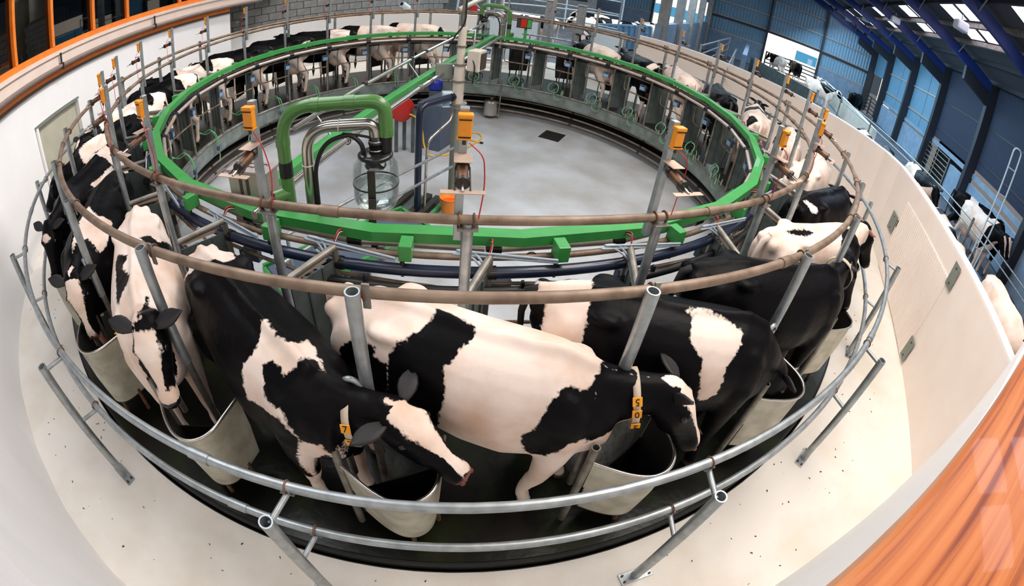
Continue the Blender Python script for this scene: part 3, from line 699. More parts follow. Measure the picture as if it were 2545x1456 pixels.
def cow_base(poll, muz, vox, legs=(0, 0, 0, 0), roll=0.0):
    """one continuous body: trunk, neck, head, four legs, udder -> remeshed; returns mesh and the body chain"""
    X = Vector((1, 0, 0)); Y = Vector((0, 1, 0)); Z = Vector((0, 0, 1))
    mb = MB()
    ellipse_loft(mb, [(Vector((x, 0, (t+b)/2)), Y, Z, w, (t-b)/2, e) for x, t, b, w, e in TRUNK], 24)
    # spine ridge, hooks and pins, ribs, shoulder blades
    mb.tube([(0.0, 0, 1.315), (0.25, 0, 1.365), (0.45, 0, 1.385), (0.8, 0, 1.36), (1.1, 0, 1.37), (1.28, 0, 1.395), (1.45, 0, 1.34)], 0.035, 8)
    for s in (-1, 1):
        blob(mb, (0.40, s*0.185, 1.318), (0.10, 0.055, 0.038), n=8); blob(mb, (0.02, s*0.085, 1.255), (0.06, 0.05, 0.06), n=8)
        blob(mb, (0.22, s*0.165, 1.06), (0.20, 0.075, 0.24), n=8)
        blob(mb, (1.34, s*0.185, 1.02), (0.15, 0.075, 0.27), n=8)
    # neck
    p0 = Vector((1.36, 0, 1.13)); p1 = Vector((min(1.60, poll.x-0.12), poll.y*0.42, 1.08+(poll.z-1.08)*0.5)); p2 = poll+Vector((-0.02, 0, -0.03))
    hd, sd, up = head_frame(poll, muz, roll)
    secs = []
    for t in np.linspace(0, 1, 9):
        c = p0*(1-t)**2+p1*2*t*(1-t)+p2*t*t; d = ((p1-p0)*(1-t)+(p2-p1)*t).normalized()
        u = (Z-d*Z.dot(d)).normalized(); s_ = d.cross(u)
        secs.append((c-u*0.05*(1-t), s_, u, 0.165*(1-t)+0.080*t, 0.285*(1-t)**1.2+0.125*t+0.0, 0.95))
    ellipse_loft(mb, secs, 18)
    # head
    ellipse_loft(mb, [(poll+hd*x-up*(0.02+0.05*min(1, max(0, x/0.5))), sd, up, w, h, 0.85) for x, w, h in HEADSEC], 18)
    for s in (-1, 1): 
        blob(mb, poll+hd*0.145+sd*s*0.092+up*0.045, (0.045, 0.03, 0.04), n=7)
        blob(mb, poll+hd*0.23+sd*s*0.065-up*0.075, (0.10, 0.03, 0.06), n=7)
    # legs
    for i, (s, front) in enumerate(((-1, True), (1, True), (-1, False), (1, False))):
        o = legs[i]
        if front: P = [(1.37, .15, .98, .13), (1.36, .165, .76, .10), (1.375+o*.5, .15, .42, .062), (1.375+o*.7, .148, .36, .058), (1.37+o, .145, .22, .043), (1.372+o, .145, .14, .05), (1.39+o, .145, .08, .045), (1.405+o, .145, .0, .058)]
        else: P = [(.28, .14, 1.02, .17), (.36+o*.2, .18, .80, .135), (.25+o*.4, .17, .62, .085), (.13+o*.7, .155, .46, .06), (.13+o*.8, .15, .40, .054), (.15+o, .15, .22, .044), (.16+o, .15, .13, .052), (.18+o, .15, .08, .046), (.195+o, .15, .0, .06)]
        mb.tube([(x, s*y, z) for x, y, z, r in P], 0, 12, rs=[r for *_, r in P], smooth=True)
    blob(mb, (0.42, 0, 0.66), (0.25, 0.165, 0.18), n=10)
    for s in (-1, 1):
        for x in (0.36, 0.50): mb.tube([(x, s*0.075, 0.53), (x, s*0.08, 0.435)], 0.017, 6)
    me = mb.mesh('cow_rough'); ob = bpy.data.objects.new('tmp', me); COL.objects.link(ob)
    md = ob.modifiers.new('r', 'REMESH'); md.mode = 'VOXEL'; md.voxel_size = vox; md.use_smooth_shade = True
    ms = ob.modifiers.new('s', 'SMOOTH'); ms.factor = 0.6; ms.iterations = 5 if vox < 0.025 else 3
    dg = bpy.context.evaluated_depsgraph_get(); out = bpy.data.meshes.new_from_object(ob.evaluated_get(dg)); out.name = 'cow_body'
    bpy.data.objects.remove(ob); bpy.data.meshes.remove(me)
    out.materials.clear(); out.materials.append(M['cow_hide'])
    out.polygons.foreach_set('use_smooth', [True]*len(out.polygons))
    chain = [Vector((0, 0, 1.0)), Vector((1.40, 0, 1.0)), Vector((1.46, 0, 1.02)), p1*0.6+(p0+p2)*0.2, poll.copy(), muz.copy()]
    return out, chain, (hd, sd, up)
def hide_coords(co, chain):
    """(u, v) on the hide: u = distance along trunk, neck and head, v = degrees round the body from the top line (right side negative)"""
    n = len(co); best = np.full(n, 1e9); U_ = np.zeros(n); V_ = np.zeros(n)
    acc = 0.0; segs = []
    for i in range(len(chain)-1):
        if i == 1: continue
        a = np.array(chain[i]); b = np.array(chain[i+1]); L = np.linalg.norm(b-a)
        segs.append((a, b, L, acc, i)); acc += L
    for a, b, L, u0, i in segs:
        d = (b-a)/L; r = co-a; t = np.clip(r@d, 0, L)
        q = r-np.outer(t, d); dist = np.linalg.norm(q, axis=1)
        if i >= 2: dist = dist+0.10*(i == 2)
        up = np.array((0, 0, 1.0)); up = up-d*(up@d); up /= np.linalg.norm(up); sd = np.cross(up, d)
        q2 = r-np.outer(r@d, d)
        v = np.degrees(np.arctan2(q2@sd, q2@up))
        k = dist < best
        best[k] = dist[k]; U_[k] = (u0+t)[k]; V_[k] = v[k]
    return U_, V_, segs[-1][3]
def hide_xy(co, chain):
    """(x, v): distance from the rump along the body and the angle round its centre line (right side negative)"""
    cx = np.array([-0.2, 1.25, chain[3].x, chain[4].x, max(chain[4].x+0.05, chain[5].x)]); cy = np.array([0, 0, chain[3].y, chain[4].y, chain[5].y]); cz = np.array([1.0, 1.0, chain[3].z-0.03, chain[4].z-0.04, chain[5].z])
    x = co[:, 0]; return x, np.degrees(np.arctan2(co[:, 1]-np.interp(x, cx, cy), co[:, 2]-np.interp(x, cx, cz)))
def poly_sd(U_, V_, poly):
    P = np.array(poly, float)*(1.0, 0.0056); X = np.stack([U_, V_*0.0056], -1)
    if P[:, 1].min() < -1.02: X = np.where((X[:, 1:] > 0.62)*np.array([False, True]), X-np.array([0, 2.016]), X)
    d = np.full(len(X), 1e9); ins = np.zeros(len(X), bool)
    for i in range(len(P)):
        a, b = P[i], P[(i+1) % len(P)]; e = b-a; L2 = max(e@e, 1e-12)
        t = np.clip((X-a)@e/L2, 0, 1); q = X-a-np.outer(t, e); d = np.minimum(d, np.hypot(q[:, 0], q[:, 1]))
        c = ((a[1] <= X[:, 1]) != (b[1] <= X[:, 1]))
        with np.errstate(divide='ignore', invalid='ignore'):
            xx = a[0]+(X[:, 1]-a[1])/(b[1]-a[1])*e[0]
        ins ^= c & (X[:, 0] < xx)
    return np.where(ins, -d, d)
def paint(me, chain, base, polys, head='blaze', legs='white', nose='black'):
    n = len(me.vertices); co = np.empty(n*3, np.float32); me.vertices.foreach_get('co', co); co = co.reshape(-1, 3).astype(float)
    Uh, Vh, uh = hide_coords(co, chain); U_, V_ = hide_xy(co, chain)
    s = np.full(n, 0.3 if base == 'W' else -0.3)
    z = co[:, 2]
    if legs == 'white': s = np.maximum(s, np.where(z < 0.60, (0.46-z), -9))
    elif legs == 'black': s = np.minimum(s, np.where(z < 0.62, -(0.42-z), 9))
    for c, poly in polys:
        d = poly_sd(U_, V_, poly)
        if c == 'B': s = np.where(d < 0.3, np.minimum(s, d), s)
        else: s = np.where(d < 0.3, np.maximum(s, -d), s)
    # head
    hu = Uh-uh; av = np.abs(Vh)
    if head == 'blaze': hs = np.maximum((46-av)*0.0016+np.where(hu > 0.36, (hu-0.36)*0.8, 0), -0.3)
    elif head == 'white': hs = np.maximum((64-av)*0.0016, (hu-0.34)*0.8)
    elif head == 'narrow': hs = np.maximum((18-av)*0.0016+np.where(hu > 0.40, (hu-0.40)*0.5, 0), -0.3)
    elif head == 'mask': hs = np.minimum(np.maximum((50-av)*0.0016, (hu-0.40)*0.6), (hu-0.035)*0.8)
    elif head == 'star': hs = 0.045-np.hypot(hu-0.12, av*0.0012)
    elif head == 'allwhite': hs = np.full(n, 0.2)
    else: hs = np.full(n, -0.2)
    w = np.clip((Uh-(uh-0.05))/0.06, 0, 1)
    s = s*(1-w)+hs*w
    a = me.attributes.new('coat', 'FLOAT', 'POINT'); a.data.foreach_set('value', s.astype(np.float32))
    sk = np.clip(1.4*(1-np.sqrt(((co[:, 0]-0.42)/0.27)**2+((co[:, 1])/0.18)**2+((z-0.58)/0.15)**2)), 0, 1)
    if nose == 'pink': sk = np.maximum(sk, np.clip((hu-0.49)/0.03, 0, 0.7))
    hf = np.clip((0.07-z)/0.02, 0, 1)
    if nose == 'black': hf = np.maximum(hf, np.clip((hu-0.47)/0.02, 0, 1)*0.0); 
    for nm, arr in (('skin', sk), ('hoof', hf)):
        a = me.attributes.new(nm, 'FLOAT', 'POINT'); a.data.foreach_set('value', arr.astype(np.float32))
CACHE = {}; COWDEV = {}
def ear_mesh():
    if 'ear' in CACHE: return CACHE['ear']
    mb = MB(); v = []; f = []
    st = [(0.0, .018), (.03, .034), (.07, .05), (.11, .052), (.15, .04), (.185, .016), (.20, .004)]
    for x, w in st:     # a leaf folded along its length
        v += [(x, -w, w*0.35), (x, 0, -w*0.25-0.004), (x, w, w*0.35), (x, w*0.8, w*0.35+0.012), (x, 0, 0.012-w*0.1), (x, -w*0.8, w*0.35+0.012)]
    for i in range(len(st)-1):
        for q in range(6): f.append((i*6+q, i*6+(q+1) % 6, (i+1)*6+(q+1) % 6, (i+1)*6+q))
    f += [(5, 4, 3, 2, 1, 0), tuple((len(st)-1)*6+q for q in range(6))]
    mb.add(v, f, True); CACHE['ear'] = mb.mesh('ear'); return CACHE['ear']
def cow(name, label, pos, heading, poll=(1.92, 0, 1.30), muz=(2.28, 0, 0.98), base='W', polys=(), head='blaze', legs='white', nose='black', vox=0.02, legpose=(0, 0, 0, 0), ears='ear_black', eartag=None, tagtext=None, collar=None, scale=1.0, roll=0.0, group=None, earang=(8, 8), tail=True):
    poll = Vector(poll); muz = Vector(muz); muz = poll+(muz-poll).normalized()*0.50
    key = (tuple(round(x, 3) for x in poll), tuple(round(x, 3) for x in muz), vox, legpose, roll)
    if key not in CACHE: CACHE[key] = cow_base(poll, muz, vox, legpose, roll)
    bm_, chain, (hd, sd, up) = CACHE[key]
    me = bm_.copy(); paint(me, chain, base, polys, head, legs, nose)
    t = thing(name, label, 'cow', (pos[0], pos[1], pos[2] if len(pos) > 2 else 0.10), group, world=False)
    t.rotation_euler = (0, 0, R(heading)); t.scale = (scale,)*3
    link('body', me, t)
    COWDEV[t.name] = chain
    small = vox > 0.03
    em = ear_mesh()
    for s, ea in zip((-1, 1), earang):
        o = link('ear', em.copy() if 'earm'+ears not in CACHE else CACHE['earm'+ears], t)
        if 'earm'+ears not in CACHE: o.data.materials.append(M[ears]); CACHE['earm'+ears] = o.data
        ez = up*math.cos(R(25))-hd*math.sin(R(25)); ex = (sd*s*math.cos(R(ea))-up*math.sin(R(ea))*0.6-hd*0.35).normalized()
        ey = ez.cross(ex).normalized(); ez = ex.cross(ey)
        mm = Matrix((ex, ey, ez)).transposed().to_4x4(); mm.translation = poll+hd*0.03+sd*s*0.075+up*0.035
        o.matrix_local = mm
    if not small:
        for s in (-1, 1):
            mb = MB(); blob(mb, poll+hd*0.15+sd*s*0.105+up*0.035, (0.022,)*3, n=8); mb.obj('eye', 'eye', t)
            mb = MB(); blob(mb, poll+hd*0.512+sd*s*0.042-up*0.048, (0.016,)*3, n=7); mb.obj('nostril', 'dark_hole' if nose == 'black' else 'wire_brown', t)
        if nose == 'black':
            mb = MB(); ellipse_loft(mb, [(poll+hd*x-up*0.068, sd, up, w, h, 0.85) for x, w, h in ((0.462, 0.070, 0.055), (0.50, 0.071, 0.062), (0.53, 0.046, 0.046), (0.538, 0.02, 0.02))], 14); o = mb.obj('nose', 'nose_black', t)
            for p in o.data.polygons: p.use_smooth = True
    if tail:
        mb = MB(); mb.tube([(0.02, 0, 1.30), (-0.05, 0.0, 1.27), (-0.075, 0.01, 1.1), (-0.06, 0.015, 0.8), (-0.05, 0.02, 0.62)], 0, 8, rs=[.035, .03, .022, .017, .015]); mb.tube([(-0.05, .02, .63), (-0.045, .02, .52), (-0.04, .02, .38)], 0, 8, rs=[.016, .035, .008])
        mb.obj('tail', 'ear_black' if base == 'B' else 'ear_white', t)
    if eartag is not None:
        sg = eartag; c = poll+hd*0.05+sd*sg*0.235-up*0.055
        fr = Matrix((sd*1.0, (hd*-1.0), up)).transposed(); fr2 = Matrix((sd, up.cross(sd)*-1, up)).transposed()
        mb = MB(); mb.bevbox(c, (0.062, 0.006, 0.07), 0.002, mtx=fr2); o = mb.obj('ear_tag', 'tag_orange', t)
        if tagtext: digits(tagtext, c+(fr2 @ Vector((0, 0, 0))), fr2, 0.045, o, -0.0045)
    if collar is not None:
        pos_, ctext, flip, cmat = collar
        p0 = Vector(chain[3]); ax = (poll-p0).normalized(); cc = poll-ax*0.17-Vector((0, 0, 0.035)); u = (Vector((0, 0, 1))-ax*ax.z).normalized(); w = ax.cross(u)
        pts = [cc+u*0.150*math.cos(x)+w*0.134*math.sin(x)-u*(0.03 if math.cos(x) < 0 else 0) for x in np.linspace(0, 2*PI, 29)[:-1]]
        mb = MB(); v = []; f = []; n_ = len(pts)
        for i, p in enumerate(pts):
            r_ = (p-cc).normalized()
            for da, dr in ((-0.019, 0), (0.019, 0), (0.019, 0.005), (-0.019, 0.005)): v.append(p+ax*da+r_*(dr+0.012))
        for i in range(n_):
            j = (i+1) % n_
            for q in range(4): f.append((i*4+q, i*4+(q+1) % 4, j*4+(q+1) % 4, j*4+q))
        mb.add(v, f, True); o = mb.obj('collar', cmat, t)
        for i, chx in enumerate(ctext):
            a_ = R(pos_+24*i); rr_ = (u*math.cos(a_)+w*math.sin(a_)); tg = (-u*math.sin(a_)+w*math.cos(a_)); c = cc+u*0.150*math.cos(a_)+w*0.134*math.sin(a_)+rr_*0.022-u*(0.03 if math.cos(a_) < 0 else 0)
            fr = Matrix((ax*(-1 if flip else 1), -rr_, tg*(-1 if not flip else 1)*-1*(1)) if False else (ax*(-1 if flip else 1), -rr_, (ax*(-1 if flip else 1)).cross(-rr_))).transposed()
            mb = MB(); mb.bevbox(c, (0.050, 0.008, 0.050), 0.003, mtx=fr); o2 = mb.obj('number_plate', 'tag_orange' if chx != ' ' else cmat, o)
            if chx != ' ': digits(chx, c, fr, 0.042, o2, -0.0055)
    return t, (poll, muz, hd, sd, up)
def digits(txt, c, fr, size, parent, off):
    """flat black figures standing just proud of a plate; fr columns = right, into the plate, up"""
    cu_ = bpy.data.curves.new('figures', 'FONT'); cu_.body = txt; cu_.size = size*1.25; cu_.align_x = 'CENTER'; cu_.align_y = 'CENTER'; cu_.extrude = 0.0008; cu_.resolution_u = 3
    ob = bpy.data.objects.new('tmp', cu_); COL.objects.link(ob)
    me = bpy.data.meshes.new_from_object(ob.evaluated_get(bpy.context.evaluated_depsgraph_get())); bpy.data.objects.remove(ob)
    me.name = 'figures'; me.materials.clear(); me.materials.append(M['dark_hole'])
    B = fr @ Matrix(((1, 0, 0), (0, 0, -1), (0, 1, 0)))
    me.transform(Matrix.Translation(c+fr @ Vector((0, off, 0))) @ B.to_4x4())
    return link('figures', me, parent)
# ------------------------------------------------------------------ the herd on the carousel
POLY = {}
TH = ('W', [(-0.1, 60), (0.45, 85), (0.6, 130), (0.6, 180), (-0.1, 180)])
FARSPEC = {
 -6: dict(base='W', polys=[('B', [(0.25, -40), (0.5, -30), (0.6, 25), (0.4, 45), (0.28, 20)]), ('B', [(0.02, 40), (0.14, 45), (0.12, 70), (0.03, 66)]), ('B', [(1.4, -120), (2.4, -120), (2.4, 120), (1.45, 120)])]),
 -7: dict(base='B', polys=[('W', [(-0.1, -180), (0.38, -120), (0.48, 0), (0.34, 60), (0.5, 150), (-0.1, 180)])]),
 -8: dict(base='W', polys=[('B', [(0.42, -30), (0.72, -10), (0.66, 40), (0.48, 52)]), ('B', [(1.25, -120), (2.4, -120), (2.4, 120), (1.2, 130)])]),
 -9: dict(base='B', polys=[TH]), -10: dict(base='B', polys=[TH, ('W', [(0.02, 20), (0.12, 30), (0.3, 50), (0.1, 60)])]),
 -11: dict(base='B', polys=[TH, ('W', [(0.1, -60), (0.62, -60), (0.55, 60), (0.1, 60)])]),
 -12: dict(base='W', polys=[('B', [(0.95, -150), (2.3, -150), (2.3, 150), (1.0, 150)])]),
 -13: dict(base='W', polys=[('B', [(1.2, -120), (2.3, -120), (2.3, 120), (1.2, 120)]), ('B', [(-0.1, -50), (0.08, -50), (0.08, 50), (-0.1, 50)])]),
 6: dict(base='W', polys=[('B', [(0.3, 10), (0.5, 16), (0.52, 40), (0.3, 50)])], head='black'),
 7: dict(base='W', polys=[('B', [(0.05, 10), (0.3, 20), (0.35, 50), (0.1, 60)]), ('B', [(0.8, -60), (1.0, -70), (1.15, 60), (0.9, 50)]), ('B', [(1.3, -90), (2.3, -90), (2.3, 100), (1.4, 100)])]),
 8: dict(base='B', polys=[]), 9: dict(base='W', polys=[], head='black'), 10: dict(base='B', polys=[('W', [(0.0, -30), (0.2, -40), (0.2, 40), (0.0, 30)])]), 11: dict(base='W', polys=[('B', [(0.0, 30), (0.25, 50), (0.2, 90), (0.0, 80)]), ('B', [(1.0, -150), (2.3, -150), (2.3, 150), (1.0, 150)])]),
}
FARLABEL = {}

POLY = {0: [('B', [(0.599, 7.5), (0.829, -1.3), (0.832, -8.8), (0.8, -19.1), (0.767, -36.2), (0.739, -39.1), (0.775, -53.3), (0.777, -66.8), (0.734, -123.2), (0.498, -171.7), (0.436, -105.9), (0.453, -53.6), (0.452, -44.3), (0.487, -34.0), (0.527, -26.4), (0.581, -15.6), (0.596, -9.3), (0.608, -3.0)]), ('B', [(1.186, -96.3), (1.187, -85.0), (1.237, -72.3), (1.256, -56.0), (1.272, -41.8), (1.304, -31.5), (1.344, -25.7), (1.397, -33.0), (1.433, -27.4), (1.436, -15.0), (1.548, -9.4), (1.696, -8.5), (1.88, -155.0), (1.527, -115.4), (1.467, -103.3), (1.413, -101.4), (1.34, -118.0), (1.254, -138.0), (1.212, -118.8)]), ('B', [(0.136, -57.4), (0.222, -44.2), (0.295, -41.8), (0.374, -41.9), (0.367, -51.2), (0.453, -53.6), (0.436, -105.9), (0.267, -129.0), (0.112, -113.7)]), ('W', [(1.464, -33.0), (1.499, -22.5), (1.513, -30.9), (1.475, -39.3)])], -1: [('W', [(-0.008, -20.6), (0.004, -2.9), (-0.003, 16.3), (0.029, 23.3), (0.171, 34.8), (0.367, 20.7), (0.405, 7.2), (0.305, -5.9), (0.217, -21.8), (0.131, -44.0), (0.127, -57.5), (0.118, -42.0), (-0.004, -24.5)]), ('W', [(1.036, 1.3), (1.183, -1.9), (1.291, -0.7), (1.272, 17.2), (1.339, 17.7), (1.374, 9.3), (1.402, 13.5), (1.476, -2.5), (1.411, 6.8), (1.384, 1.5), (1.393, -11.3), (1.363, -24.9), (1.317, -18.7), (1.264, -16.4), (1.242, -24.7), (1.283, -37.0), (1.334, -50.3), (1.422, -55.1), (1.442, -60.9), (1.466, -79.0), (1.503, -99.5), (1.427, -66.7), (1.229, -65.1), (1.163, -69.6), (1.126, -46.2), (1.101, -43.0), (1.135, -27.2), (1.126, -17.7), (1.039, -3.0)]), ('W', [(1.496, -101.3), (1.587, -103.0), (1.62, -126.4), (1.62, -146.9), (1.603, -121.5), (1.348, -168.0), (1.391, -156.8)])], -2: [('B', [(0.654, 8.1), (0.629, 20.2), (0.683, 32.6), (0.512, 61.1), (0.364, 92.1), (0.605, 67.2), (0.801, 30.0), (0.741, 16.0)]), ('B', [(0.694, -26.2), (0.835, -8.4), (0.944, -16.9), (1.161, -2.6), (1.245, -12.8), (1.304, -29.3), (1.127, -28.0), (0.785, -31.7)]), ('B', [(1.364, 13.0), (1.361, 17.9), (1.647, 21.5), (1.581, 10.5)])], -3: [('W', [(0.812, -11.8), (0.989, 19.2), (0.978, 48.5), (1.101, 48.6), (1.393, 58.4), (1.406, 52.0), (1.336, 23.3), (1.383, 9.3), (1.46, 3.0), (1.475, -4.4), (1.427, 1.2), (1.206, 1.4)])], -4: [('W', [(1.079, 37.1), (0.951, 43.0), (0.669, 41.7), (0.445, 47.4), (0.414, 80.2), (0.341, 97.0), (0.257, -225.3), (0.123, -202.8), (0.383, -239.2), (0.621, 81.7), (0.991, 56.0), (1.243, 49.9), (1.073, 49.6), (1.097, 39.3)])], -5: [('W', [(1.333, 11.9), (1.214, 3.5), (0.877, -1.8), (0.75, 9.9), (0.801, 27.6), (0.937, 39.8), (1.1, 38.9), (1.232, 36.4), (1.307, 49.1), (1.38, 68.9), (1.405, 55.4), (1.386, 37.0)])], 1: [('W', [(0.125, 14.1), (0.18, 32.3), (0.249, 22.0), (0.304, 30.8), (0.3, -1.7), (0.297, -15.6), (0.296, -29.8), (0.302, -46.5), (0.292, -67.3), (0.279, -80.8), (0.049, -98.1), (0.067, -57.8), (0.062, -24.7), (0.064, -19.0), (0.069, -9.5)]), ('W', [(-0.028, -18.3), (-0.027, -14.9), (-0.029, 16.9), (-0.028, 17.2), (0.056, 2.2), (0.127, 18.8), (0.151, -6.0), (0.072, -12.3), (-0.016, -15.4)]), ('W', [(0.86, -4.7), (0.926, -2.1), (1.016, -2.9), (1.12, -6.8), (1.226, -16.8), (1.229, -28.3), (1.19, -44.0), (1.168, -54.4), (1.185, -77.1), (1.189, -92.6), (1.124, -102.8), (1.082, -101.1), (1.012, -64.3), (1.001, -48.6), (0.953, -42.3), (0.901, -32.0), (0.902, -17.1), (0.921, -8.1)])], 3: [('B', [(0.167, -4.5), (0.283, -12.9), (0.422, -16.6), (0.568, -11.4), (0.515, -7.0), (0.236, -4.2)]), ('B', [(1.126, -2.6), (1.36, -17.9), (1.92, -181.9), (0.838, -58.8)])], 4: [('W', [(0.07, -1.4), (0.147, -5.2), (0.252, -24.5), (0.236, -31.7), (0.167, -32.6), (0.132, -28.6), (0.115, -16.7)])]}
SP = [  # generic hides for the far cows: (base, polygons)
    ('B', [('W', [(0.95, -170), (1.25, -170), (1.2, 170), (0.9, 170)])]),
    ('W', [('B', [(0.1, -60), (0.5, -80), (0.6, 40), (0.2, 60)]), ('B', [(0.9, -120), (1.5, -120), (1.6, 20), (1.1, -10)])]),
    ('B', [('W', [(0.0, -40), (0.25, -90), (0.3, 90), (0.0, 40)])]),
    ('W', [('B', [(0.75, -20), (1.3, -100), (1.7, -60), (1.7, 150), (0.9, 120)])]),
    ('B', []),
    ('W', [('B', [(0.3, 20), (0.7, 0), (0.8, 90), (0.4, 130)]), ('B', [(1.35, -150), (2.2, -150), (2.2, 150), (1.4, 150)])]),
    ('B', [('W', [(0.5, -110), (0.85, -120), (0.8, 120), (0.55, 100)])]),
]
NEAR = {
    0:  dict(collar=(52, '502', True, 'strap_cream'), dR=.11, dh=7, poll=(1.84, .10, 1.20), muz=(2.27, .10, .76), head='blaze', nose='pink', base='W', legpose=(-0.12, 0.05, 0, 0), ears='ear_black', earang=(35, -60),
             label='white and black foremost cow wearing a collar with three orange number plates'),
    -1: dict(dR=.03, dh=0, poll=(1.73, .21, 1.13), muz=(2.20, .33, .86), head='blaze', nose='pink', base='B', legpose=(-0.1, 0.05, 0, 0), roll=0.1, collar=(68, '72', False, 'strap_cream'),
             label='black cow with white flank patch and a collar with two number plates'),
    -2: dict(poll=(1.63, .06, 1.36), muz=(1.87, -.02, .92), head='mask', nose='black', base='W', eartag=1, tagtext='10',
             label='mostly white cow with white face and orange ear tag looking over a bin'),
    -3: dict(poll=(1.64, .01, 1.2), muz=(1.82, .02, .75), head='blaze', nose='pink', base='B', 
             label='black cow with white back and a narrow white blaze, muzzle over the left bin'),
    -4: dict(poll=(1.73, -.03, 1.2), muz=(1.96, -.03, .8), head='star', base='B', label='black cow with a small white star on the forehead at the far left edge'),
    -5: dict(poll=(1.6, -.17, 1.2), muz=(1.85, -.5, .85), head='black', base='B', eartag=1, label='black and white cow with an orange ear tag beside the grey shutter'),
    1:  dict(poll=(1.70, .03, .98), muz=(1.88, .08, .45), head='black', base='B', label='black cow with white band at the loin and white shoulder, head down in the bin'),
    2:  dict(collar=(35, ' ', False, 'strap_cream'), poll=(1.85, .30, 1.30), muz=(2.10, .15, .85), head='black', base='B', label='almost all black cow with cream collar at the right, head over its bin'),
    3:  dict(poll=(1.80, .05, 1.30), muz=(2.1, -.1, .9), head='black', base='W', ears='ear_pink', label='white cow with black head and one black mark on its back, at the right'),
    4:  dict(poll=(1.55, .02, 1.25), muz=(1.9, .2, .95), head='black', base='B', label='glossy black cow with a white splash on the rump, at the right behind the rail'),
    5:  dict(poll=(1.62, .12, 1.30), muz=(1.8, .4, .95), head='black', base='W', label='white backed cow with orange tagged black head, at the right below the slim posts'),
}
FARLAB = ['%s cow in the carousel %s']
for k in range(-13, 12):
    th = -97+PITCH*k
    c = dict(NEAR.get(k, {})); dR = c.pop('dR', 0); dh = c.pop('dh', 0); lab = c.pop('label', None)
    near = abs(k) <= 5
    if not near:
        b, pl = SP[(k*3+1) % len(SP)]
        c.update(base=b, polys=pl, head=('blaze', 'black', 'narrow', 'white')[k % 4])
        if k in FARSPEC: c.update(FARSPEC[k])
        pl = c['polys']; kind = 'black and white' if pl else ('plain black' if c['base'] == 'B' else 'plain white')
        lab = '%s carousel cow, the %s to the %s of the foremost cow' % (kind, ORD[abs(k)], 'right' if k > 0 else 'left') if k not in FARLABEL else FARLABEL[k]
        c['poll'] = ((1.78, .05, 1.25), (1.85, -.1, 1.32), (1.72, .1, 1.05))[k % 3]; c['muz'] = ((2.1, .1, .9), (2.1, -.3, 1.0), (1.9, .15, .55))[k % 3]
    if k in POLY: c['polys'] = list(POLY[k])
    if k == 0: c['polys'] = list(c.get('polys', ()))+[('B', [(1.50, -118), (2.6, -118), (2.6, 0), (1.45, 0), (1.46, -30)]), ('B', [(1.45, 0), (2.6, 0), (2.6, 175), (1.55, 175), (1.50, 60)])]
    rr = random.Random(k)
    cow('cow', lab, tuple(pol(5.0+dR, th, 0.10)), th+90-22+dh, vox=0.02 if abs(k) <= 3 else (0.025 if near else 0.034), group='cows standing on the carousel', **c)
# ------------------------------------------------------------------ inside the pit
ct = thing('central_column', 'tall pale rotary joint column standing at the middle of the pit', 'column', (0, 0, -0.75))
b = MB(); b.tube([(0, 0, -0.75), (0, 0, 0.9)], 0.075, 20); b.obj('lower_tube', 'plate_grey', ct)
b = MB(); b.tube([(0, 0, 0.86), (0, 0, 1.55)], 0.085, 20); b.obj('middle_tube', 'concrete_beige', ct)
b = MB(); b.tube([(0, 0, 1.5), (0, 0, 2.15)], 0.062, 18); b.obj('upper_tube', 'concrete_beige', ct)
b = MB(); b.tube([(0, 0, 2.1), (0, 0, 3.2)], 0.035, 14); b.obj('mast', 'galv_old', ct)
for z, r in ((0.93, 0.15), (1.30, 0.105), (1.56, 0.10), (1.85, 0.08)):
    b = MB(); b.tube([(0, 0, z-0.012), (0, 0, z+0.012)], r, 20); b.obj('flange', 'galv_old', ct)
b = MB(); b.bevbox((0.24, -0.01, 1.64), (0.20, 0.26, 0.32), 0.01, R(-25)); o = b.obj('junction_box', 'concrete_beige', ct)
b = MB(); b.box((0.345, -0.055, 1.64), (0.008, 0.19, 0.25), R(-25)); b.obj('lid', 'cab_slot', o)
b = MB(); b.bevbox((-0.24, 0.1, 1.42), (0.26, 0.08, 0.24), 0.008, R(10)); b.obj('valve_box', 'plate_grey', ct)
b = MB(); b.bevbox((-0.16, -0.03, 1.0), (0.16, 0.14, 0.24), 0.01, R(10)); o = b.obj('display_box', 'gate_white', ct)
b = MB(); b.box((-0.17, -0.105, 1.0), (0.11, 0.008, 0.17), R(10)); b.obj('display', 'keypad_face', o)
b = MB(); b.tube(fillet([(0.02, -0.05, 2.6), (0.03, -0.06, 2.2), (-0.12, -0.05, 2.0), (-0.2, 0, 1.75)], 0.2, 6), 0.012, 6); b.obj('cable', 'wire_black', ct)
b = MB(); b.tube(fillet([(0.12, -0.05, 1.75), (0.22, -0.16, 1.6), (0.2, -0.15, 1.3)], 0.1, 6), 0.010, 6); b.obj('cable', 'wire_black', ct)
b = MB(); b.tube([(0.18, 0.0, 1.85), (0.18, 0.0, 2.1), (0.02, 0.0, 2.1)], 0.018, 6); b.obj('bracket', 'galv', ct)

